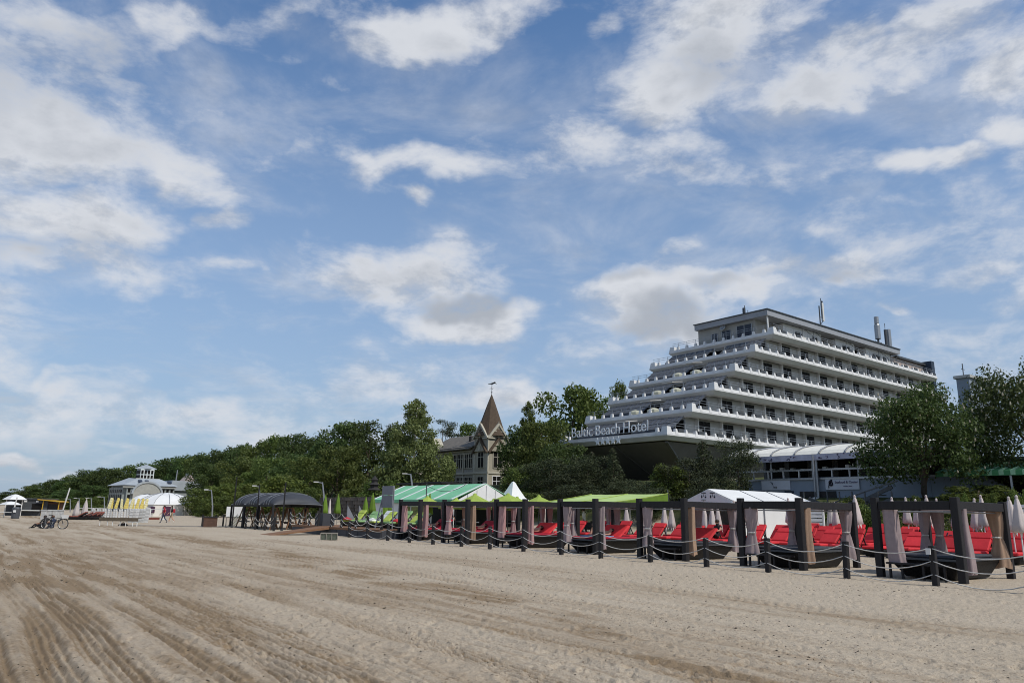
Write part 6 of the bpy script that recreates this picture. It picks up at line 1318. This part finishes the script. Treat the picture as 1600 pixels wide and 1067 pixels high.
# tables and chairs in the shade under the awnings
def tables():
    for i, (d, s_) in enumerate([(12.6, 24.6), (13.0, 26.8), (13.2, 29.0), (14.8, 25.5), (13.8, 16.3), (14.2, 17.8), (10.0, 31.8), (10.2, 34.5), (10.6, 37.3)]):
        t = thing('cafe_table', ['right cafe table under the lime awning', 'middle cafe table under the lime awning', 'left cafe table under the lime awning', 'rear cafe table under the lime awning', 'right cafe table under the party tent', 'left cafe table under the party tent', 'right cafe table below the lime parasols', 'middle cafe table below the lime parasols', 'left cafe table below the lime parasols'][i], 'table', d, s_)
        MB().box(-.4, .4, -.4, .4, .72, .76).build('table_top', WHC if i % 2 else WOODG, t); MB().tube([(0, 0, 0), (0, 0, .72)], .04, 6).lathe([(.25, 0), (.25, .03)], 8).build('leg', DSTEEL, t)
        for q, a in enumerate((.3, 2.2, 4.1)):
            c = thing('cafe_chair', 'black cafe chair ' + ('near side', 'inland side', 'far side')[q] + ' of the ' + t['label'], 'chair', d + .75 * math.cos(a), s_ + .75 * math.sin(a), None, a + math.pi, 'cafe chairs in the shade')
            MB().box(-.2, .2, -.2, .2, .43, .46).build('seat', BLACKW, c); MB().box(-.2, -.17, -.2, .2, .47, .92).build('backrest', BLACKW, c); m = MB()
            for (x, y) in ((-.18, -.18), (.18, -.18), (.18, .18), (-.18, .18)): MB().box(x - .015, x + .015, y - .015, y + .015, 0, .43).build('leg', DSTEEL, c)
tables()
# ------------------------------------------------------------------ trees
def leaf_mesh(name, P, Nn, size, g, m, aspect=.62, up=.0):
    """one quad per leaf clump: P points, Nn outward directions"""
    n = len(P); rn = g.normal(size=(n, 3)); nn = Nn * .9 + rn * .75 + np.array([0, 0, up]); nn /= np.linalg.norm(nn, axis=1)[:, None]
    t = np.cross(nn, g.normal(size=(n, 3))); t /= np.linalg.norm(t, axis=1)[:, None] + 1e-9; b = np.cross(nn, t)
    sz = (size * g.uniform(.6, 1.35, n))[:, None]; a = t * sz; c = b * sz * aspect
    v = np.stack([P - a, P - c * 1.0 + nn * sz * .12, P + a, P + c + nn * sz * .12], 1).reshape(-1, 3)
    me = bpy.data.meshes.new(name); me.vertices.add(n * 4); me.vertices.foreach_set('co', v.astype(np.float32).ravel())
    me.loops.add(n * 4); me.loops.foreach_set('vertex_index', np.arange(n * 4, dtype=np.int32)); me.polygons.add(n); me.polygons.foreach_set('loop_start', np.arange(0, n * 4, 4, dtype=np.int32)); me.update(calc_edges=True)
    at = me.attributes.new('leafv', 'FLOAT', 'FACE'); lv = np.clip(g.beta(1.6, 2.2, n) + 0.0, 0, 1); at.data.foreach_set('value', lv.astype(np.float32))
    me.materials.append(m); return me
def crown_pts(lobes, per, g, shell=.45):
    """lobes: (cx, cy, cz, rx, ry, rz); leaves sit in the outer shell of each lobe, more on top"""
    Ps, Ns = [], []
    for (cx, cy, cz, rx, ry, rz) in lobes:
        k = int(per * (rx * ry * rz) ** (1 / 3 * 2) / .04)
        d = g.normal(size=(k, 3)); d /= np.linalg.norm(d, axis=1)[:, None]
        keep = g.random(k) < (.55 + .45 * (d[:, 2] > -.35)); d = d[keep]; k = len(d)
        r = (1 - shell * g.random(k) ** 1.6) * (1 + .12 * g.normal(size=k))
        Ps.append(np.array([cx, cy, cz]) + d * r[:, None] * np.array([rx, ry, rz])); Ns.append(d)
    return np.vstack(Ps), np.vstack(Ns)
def lobes_round(g, n=30, low=.12):
    L_ = [(0, 0, .55, .28, .28, .30)]
    for i in range(n):
        a = g.uniform(0, 6.28); z = g.uniform(low, .9); R_ = .40 * math.sqrt(max(.05, 1 - ((z - .5) / .52) ** 2)) * g.uniform(.75, 1.05); r = g.uniform(.09, .17)
        L_.append((math.cos(a) * R_, math.sin(a) * R_, z, r, r, r * g.uniform(.65, .9)))
    L_.append((g.uniform(-.1, .1), g.uniform(-.1, .1), .88, .14, .14, .11)); return L_
def lobes_bush(g, n=26):
    L_ = [(0, 0, .3, .34, .34, .42)]
    for i in range(n):
        a = g.uniform(0, 6.28); z = g.uniform(.05, .85); R_ = .42 * math.sqrt(max(.04, 1 - (z / .98) ** 2)) * g.uniform(.8, 1.05); r = g.uniform(.08, .15)
        L_.append((math.cos(a) * R_, math.sin(a) * R_, z, r, r, r * 1.1))
    return L_
def lobes_tall(g, n=46):
    L_ = []
    for i in range(n):
        t = (i + g.random()) / n; z = .10 + .88 * t; R_ = (.46 * (1 - t) ** .55 * (1 if t > .15 else .75 + t * 1.6)) * g.uniform(.2, 1.0); a = g.uniform(0, 6.28); r = .05 + .085 * (1 - t) * g.uniform(.7, 1.2)
        L_.append((math.cos(a) * R_, math.sin(a) * R_, z, r, r, r * .75))
    return L_
def lobes_pine(g, n=24):
    L_ = []
    for i in range(n):
        z = g.uniform(.32, .97); R_ = (.15 + .28 * (1 - abs(z - .6) / .45)) * g.uniform(.3, 1.1); a = g.uniform(0, 6.28); r = g.uniform(.09, .16)
        L_.append((math.cos(a) * R_, math.sin(a) * R_, z, r, r, r * .38))
    return L_
def lobes_cone(g, n=60):
    L_ = []
    for i in range(n):
        t = i / n; z = .06 + .92 * t; R_ = .40 * (1 - t) * g.uniform(.45, 1.0) + .01; a = i * 2.4 + g.uniform(-.3, .3); r = .05 + .09 * (1 - t)
        L_.append((math.cos(a) * R_, math.sin(a) * R_, z - .02, r, r, r * .55))
    return L_
KINDS_ = {}
def make_kind(key, lobes, per, size, m, seed, trunk_m=BARK, trunk_top=.75, tr=.028, shell=.45, aspect=.62, limbs=5, up=.0, extra=None):
    g = np.random.default_rng(seed); L_ = lobes(g); P, Nn = crown_pts(L_, per, g, shell)
    cm = leaf_mesh('crown', P, Nn, size, g, m, aspect, up)
    tm = MB(); q = random.Random(seed)
    pts = [(0, 0, -.06), (.01, .0, .15), (q.uniform(-.03, .03), q.uniform(-.03, .03), .4), (q.uniform(-.04, .04), q.uniform(-.04, .04), trunk_top)]
    tm.tube(pts, [tr * 1.3, tr, tr * .7, tr * .25], 7)
    for i in range(limbs):
        c = L_[q.randrange(len(L_))]; z0 = q.uniform(.15, .45); tm.tube([(0, 0, z0), (c[0] * .45, c[1] * .45, z0 + (c[2] - z0) * .6), (c[0], c[1], c[2])], [tr * .5, tr * .34, tr * .12], 5)
    me = tm.mesh('trunk', True); me.materials.append(trunk_m)
    em = extra(g, P, Nn) if extra else None
    KINDS_[key] = (cm, me, em, trunk_m, m)
def candles(g, P, Nn):
    """upright blossom candles of the horse chestnut, on the outside of the crown"""
    mb = MB(); idx = [i for i in np.argsort(-np.abs(Nn[:, 0]) - np.abs(Nn[:, 1]) + g.random(len(P)) * 2)[:4000] if (P[i][2] - .5) * Nn[i][2] > -.3]
    for i in g.choice(idx, 260, replace=False):
        p = P[i] + Nn[i] * .02; h_ = g.uniform(.018, .03); r_ = h_ * .28
        mb.lathe([(r_ * .7, 0), (r_, h_ * .35), (r_ * .5, h_ * .8), (.0004, h_)], 5, tuple(p))
    me = mb.mesh('blossom'); me.materials.append(BLOSS); me.attributes.new('leafv', 'FLOAT', 'FACE'); return me
make_kind('oakA', lambda g: lobes_round(g, 34), 620, .020, LEAF1, 1); make_kind('oakB', lambda g: lobes_round(g, 28), 620, .021, LEAF2, 2); make_kind('oakC', lambda g: lobes_round(g, 40), 560, .020, LEAF1, 3)
make_kind('limeA', lambda g: lobes_round(g, 34, .05), 640, .020, LEAF2, 4); make_kind('bushA', lobes_bush, 520, .024, LEAF3, 5, limbs=3); make_kind('bushB', lobes_bush, 520, .024, LEAF2, 6, limbs=3)
make_kind('birchA', lambda g: lobes_tall(g, 110), 1300, .013, LEAFB, 7, BIRCHB, .95, .016, .8); make_kind('birchB', lambda g: lobes_tall(g, 70), 1000, .016, LEAF2, 8, BIRCHB, .95, .016, .8)
make_kind('pineA', lobes_pine, 900, .016, NEED, 9, BARK, .95, .02, .6, .3, 8); make_kind('pineB', lobes_pine, 900, .016, NEED, 10, BARK, .95, .02, .6, .3, 8)
make_kind('spruceA', lobes_cone, 760, .020, NEED, 11, BARK, .97, .018, .7, .32, 3); make_kind('mugo', lambda g: lobes_round(g, 36, .04), 560, .022, NEED, 12, BARK, .7, .02, .6, .3)
make_kind('chestnutA', lambda g: lobes_round(g, 56, .28), 950, .0135, LEAF1, 13, BARK, .6, .026, .5, .55, 9, .15, candles); make_kind('chestnutB', lambda g: lobes_round(g, 62, .18), 950, .0120, LEAF1, 14, BARK, .6, .026, .5, .55, 9, .15, candles)
def tree(key, label, px, top, hw, d, name='tree', group=None, zb=None, cat='tree', squash=1.0, rot=None, s_=None):
    """crown centred on a photo column, its top at a photo row, standing d metres inland"""
    s0, zt = seen(px, top, d); s0 = s0 if s_ is None else s_
    q = B(d, s0); z0 = float(terrain(d, s0)) if zb is None else zb; y = q.y
    w = 2 * hw * y / F * 1.08; h_ = max(zt - z0, 1.0)
    t = bpy.data.objects.new(name, None); COL.objects.link(t); t.location = (q.x, q.y, z0 - .1); g = random.Random(int(px * 31 + top * 7 + d))
    t.rotation_euler = (0, 0, g.uniform(0, 6.28) if rot is None else rot); t.scale = (w, w * squash, h_); tag(t, label, cat, group)
    cm, tm, em, _, _ = KINDS_[key]
    for nm, me in (('crown', cm), ('trunk', tm), ('blossom', em)):
        if me is None: continue
        o = bpy.data.objects.new(nm, me); COL.objects.link(o); o.parent = t
    return t
WOOD = 'broadleaf trees crowded together on the wooded dune'
far = [(5, 772, 20, 40, 'at the very left edge of the photo'), (22, 768, 22, 44, 'above the grey litter bin'), (40, 762, 22, 40, 'above the dark beach hut'), (58, 758, 24, 44, 'above the right end of the beach hut'), (76, 753, 24, 42, 'above the yellow roofed kiosk'), (95, 749, 26, 44, 'above the leaning pale pole'), (112, 744, 24, 42, 'above the left closed white parasol'), (128, 739, 26, 40, 'above the right closed white parasol'), (145, 733, 26, 42, 'above the left end of the white rack'), (163, 729, 28, 44, 'above the leftmost yellow sunbeds'), (186, 733, 26, 40, 'behind the left corner of the pavilion'), (205, 728, 28, 46, 'left of the pavilion lantern'), (225, 724, 30, 50, 'directly behind the pavilion lantern'), (250, 718, 32, 46, 'just right of the pavilion lantern'), (275, 715, 30, 48, 'above the pavilion right wing'), (296, 711, 30, 44, 'above the brick gable house'), (318, 708, 30, 42, 'above the planter bin, against the sky'), (340, 701, 32, 44, 'above the gap between planter bin and white board'), (365, 696, 32, 42, 'above the white board, against the sky'), (388, 692, 32, 42, 'above the left end of the farthest canopy'), (412, 684, 34, 40, 'above the farthest black canopy'), (440, 679, 36, 42, 'above the middle black canopy'), (470, 675, 36, 40, 'above the nearest black canopy'), (496, 683, 32, 36, 'left of the highest pair of trees'), (30, 778, 22, 30, 'low behind the beach hut'), (70, 772, 24, 30, 'low behind the yellow roofed kiosk'), (110, 764, 24, 30, 'low behind the closed white parasols'), (150, 757, 26, 32, 'low behind the yellow sunbeds'), (330, 722, 34, 32, 'halfway up the slope above the planter bin'), (375, 716, 36, 30, 'halfway up the slope above the white board'), (420, 712, 36, 30, 'halfway up the slope above the farthest canopy'), (465, 706, 36, 30, 'halfway up the slope above the middle canopy')]
for i, (px, top, hw, d, wh) in enumerate(far): tree(('oakA', 'oakB', 'oakC')[(i * 5 + i // 3) % 3], 'dark broadleaf tree of the dune wood, ' + wh, px, top, hw, d, 'broadleaf_tree', WOOD)
for i, (px, top, hw, d, wh) in enumerate([(10, 785, 22, 26, 'behind the white stalls'), (50, 782, 24, 26, 'behind the beach hut'), (92, 777, 22, 25, 'behind the leaning pale pole'), (135, 776, 22, 24, 'behind the right closed white parasol'), (160, 772, 20, 24, 'behind the leftmost yellow sunbeds')]): tree(('bushB', 'bushA')[i % 2], 'low green bush at the far foot of the dune ' + wh, px, top, hw, d, 'bush', 'low bushes along the far foot of the dune', cat='bush')
S = [('oakC', 'tall dark round topped tree, left one of the highest pair above the wood', 532, 658, 44, 36), ('oakA', 'tall dark round topped tree, right one of the highest pair above the wood', 580, 655, 46, 40), ('pineB', 'dark tree with reddish tint behind the tall birch', 613, 661, 26, 44), ('limeA', 'rounded yellowish green tree in front of the highest pair', 533, 693, 44, 24), ('oakB', 'brownish green tree left of the rounded yellowish tree', 478, 712, 36, 25),
     ('birchA', 'tall loose birch standing left of the villa', 652, 624, 64, 27), ('birchB', 'lower dense birch filling in left of the tall birch', 622, 668, 40, 26), ('pineA', 'dark pine rising behind the villa roof left end', 693, 652, 30, 62), ('pineB', 'low dark pine behind the middle of the villa roof', 706, 672, 26, 66), ('oakB', 'small round tree behind the villa roof next to the tower', 736, 660, 26, 66), ('bushB', 'dark climber and shrub against the left end of the villa', 701, 704, 13, 46),
     ('birchB', 'slender light birch just right of the villa tower', 826, 626, 30, 44), ('oakB', 'big airy tree between villa and hotel, its crown the highest there', 893, 603, 62, 52), ('oakA', 'broad tree touching the left end of the hotel terraces', 940, 618, 50, 62), ('oakA', 'dark tree right of the villa tower below the slender birch', 814, 664, 34, 40), ('limeA', 'dense green tree in front of the big airy tree', 850, 656, 44, 38), ('oakB', 'lone treetop peeping over the hotel terrace left end', 968, 594, 20, 80), ('oakC', 'dark tree under the left end of the hotel name', 880, 690, 44, 33),
     ('bushB', 'dark bush below the villa tower right side', 812, 722, 32, 31), ('mugo', 'dark mountain pine below the hotel name left half', 860, 712, 44, 28), ('spruceA', 'narrow dark spruce pointing up in front of the hotel soffit', 958, 696, 32, 30), ('mugo', 'dark bushy pine below the hotel stars', 918, 706, 40, 29.5), ('mugo', 'low dark pine right of the narrow spruce', 985, 745, 36, 25), ('bushA', 'lighter green rounded pine bush under the hotel corner', 1048, 722, 34, 26), ('spruceA', 'upright dark spruce under the hotel corner', 1098, 684, 44, 28), ('mugo', 'broad pine filling the space under the hotel corner', 1075, 712, 46, 26.5), ('mugo', 'low pine at the foot of the glass hall', 1005, 748, 36, 28), ('spruceA', 'second narrow spruce left of the pointed one', 925, 702, 34, 31), ('mugo', 'dark round headed pine left of the restaurant canopy', 1150, 678, 36, 25.5), ('mugo', 'low dark pine behind the party tent peak', 1112, 738, 40, 23), ('mugo', 'low dark pine behind the lime awning middle', 1010, 755, 40, 23), ('mugo', 'low dark pine behind the lime awning left end', 900, 752, 50, 24), ('bushB', 'low dark shrub behind the marquee right end', 830, 765, 34, 23), ('mugo', 'dark shrub filling under the airy tree', 890, 735, 46, 27)]
for i, (k, lab, px, top, hw, d) in enumerate(S): tree(k, lab, px, top, hw, d, {'b': 'bush' if k.startswith('bush') else 'birch_tree', 'o': 'broadleaf_tree', 'l': 'lime_tree', 'p': 'pine_tree', 's': 'spruce_tree', 'm': 'mountain_pine'}[k[0]], cat='bush' if k.startswith('bush') else 'tree')
for i, (px, top, hw, d, k, lab) in enumerate([(322, 757, 34, 16, 'bushB', 'rounded green bush right of the dome marquee'), (350, 752, 34, 17, 'bushA', 'yellowish green bush behind the white board'), (340, 772, 30, 13, 'bushB', 'low bush at the dune edge right of the dome marquee'), (405, 752, 42, 17, 'bushA', 'bright green bush behind the farthest black canopy'), (448, 741, 46, 18, 'bushA', 'largest bright green bush behind the middle black canopy'), (480, 757, 34, 17, 'bushB', 'green bush behind the nearest black canopy'), (306, 774, 20, 16, 'bushB', 'dark bush just clear of the right side of the dome marquee'), (120, 788, 20, 16, 'bushB', 'green hedge bush behind the closed white parasols'), (145, 787, 20, 16, 'bushB', 'green hedge bush behind the left yellow sunbeds'), (105, 790, 14, 16, 'bushA', 'small green bush right of the leaning pole'), (555, 757, 44, 20.5, 'bushB', 'dark bush hanging over the dune wall left half'), (600, 745, 40, 22, 'bushB', 'dark bush over the vine pergola')]):
    tree(k, lab, px, top, hw, d, 'bush', cat='bush')
for (px, top, hw, d, k, lab) in [(1300, 778, 22, 21, 'bushB', 'green shrub below the steel stairs'), (1330, 772, 26, 21, 'bushA', 'largest green shrub in front of the terrace wall'), (1358, 778, 26, 20, 'bushB', 'green shrub at the left post of the nearest cabana'), (1405, 790, 40, 19.5, 'bushB', 'low green hedge seen through the nearest cabana left side'), (1480, 792, 40, 19.5, 'bushB', 'low green hedge seen through the nearest cabana right side'), (1545, 789, 34, 20, 'bushA', 'low green hedge at the right edge behind parasols'), (1590, 758, 18, 20, 'bushA', 'upright green shrub at the right edge of the photo'), (1500, 766, 12, 21, 'bushA', 'small leafy sapling in front of the dark cafe, left one'), (1548, 764, 14, 21, 'bushA', 'small leafy sapling in front of the dark cafe, right one'), (1525, 752, 60, 25, 'bushB', 'long dark hedge along the front of the cafe'), (1425, 768, 16, 20.5, 'bushB', 'spiky dark plant at the foot of the chestnut')]:
    tree(k, lab, px, top, hw, d, 'shrub', cat='shrub')
tree('chestnutA', 'horse chestnut with pale blossom candles in front of the hotel right end', 1428, 597, 84, 25, 'chestnut_tree', zb=2.2)
tree('chestnutB', 'taller horse chestnut with many blossom candles at the right edge', 1594, 556, 84, 29, 'chestnut_tree', zb=2.6)
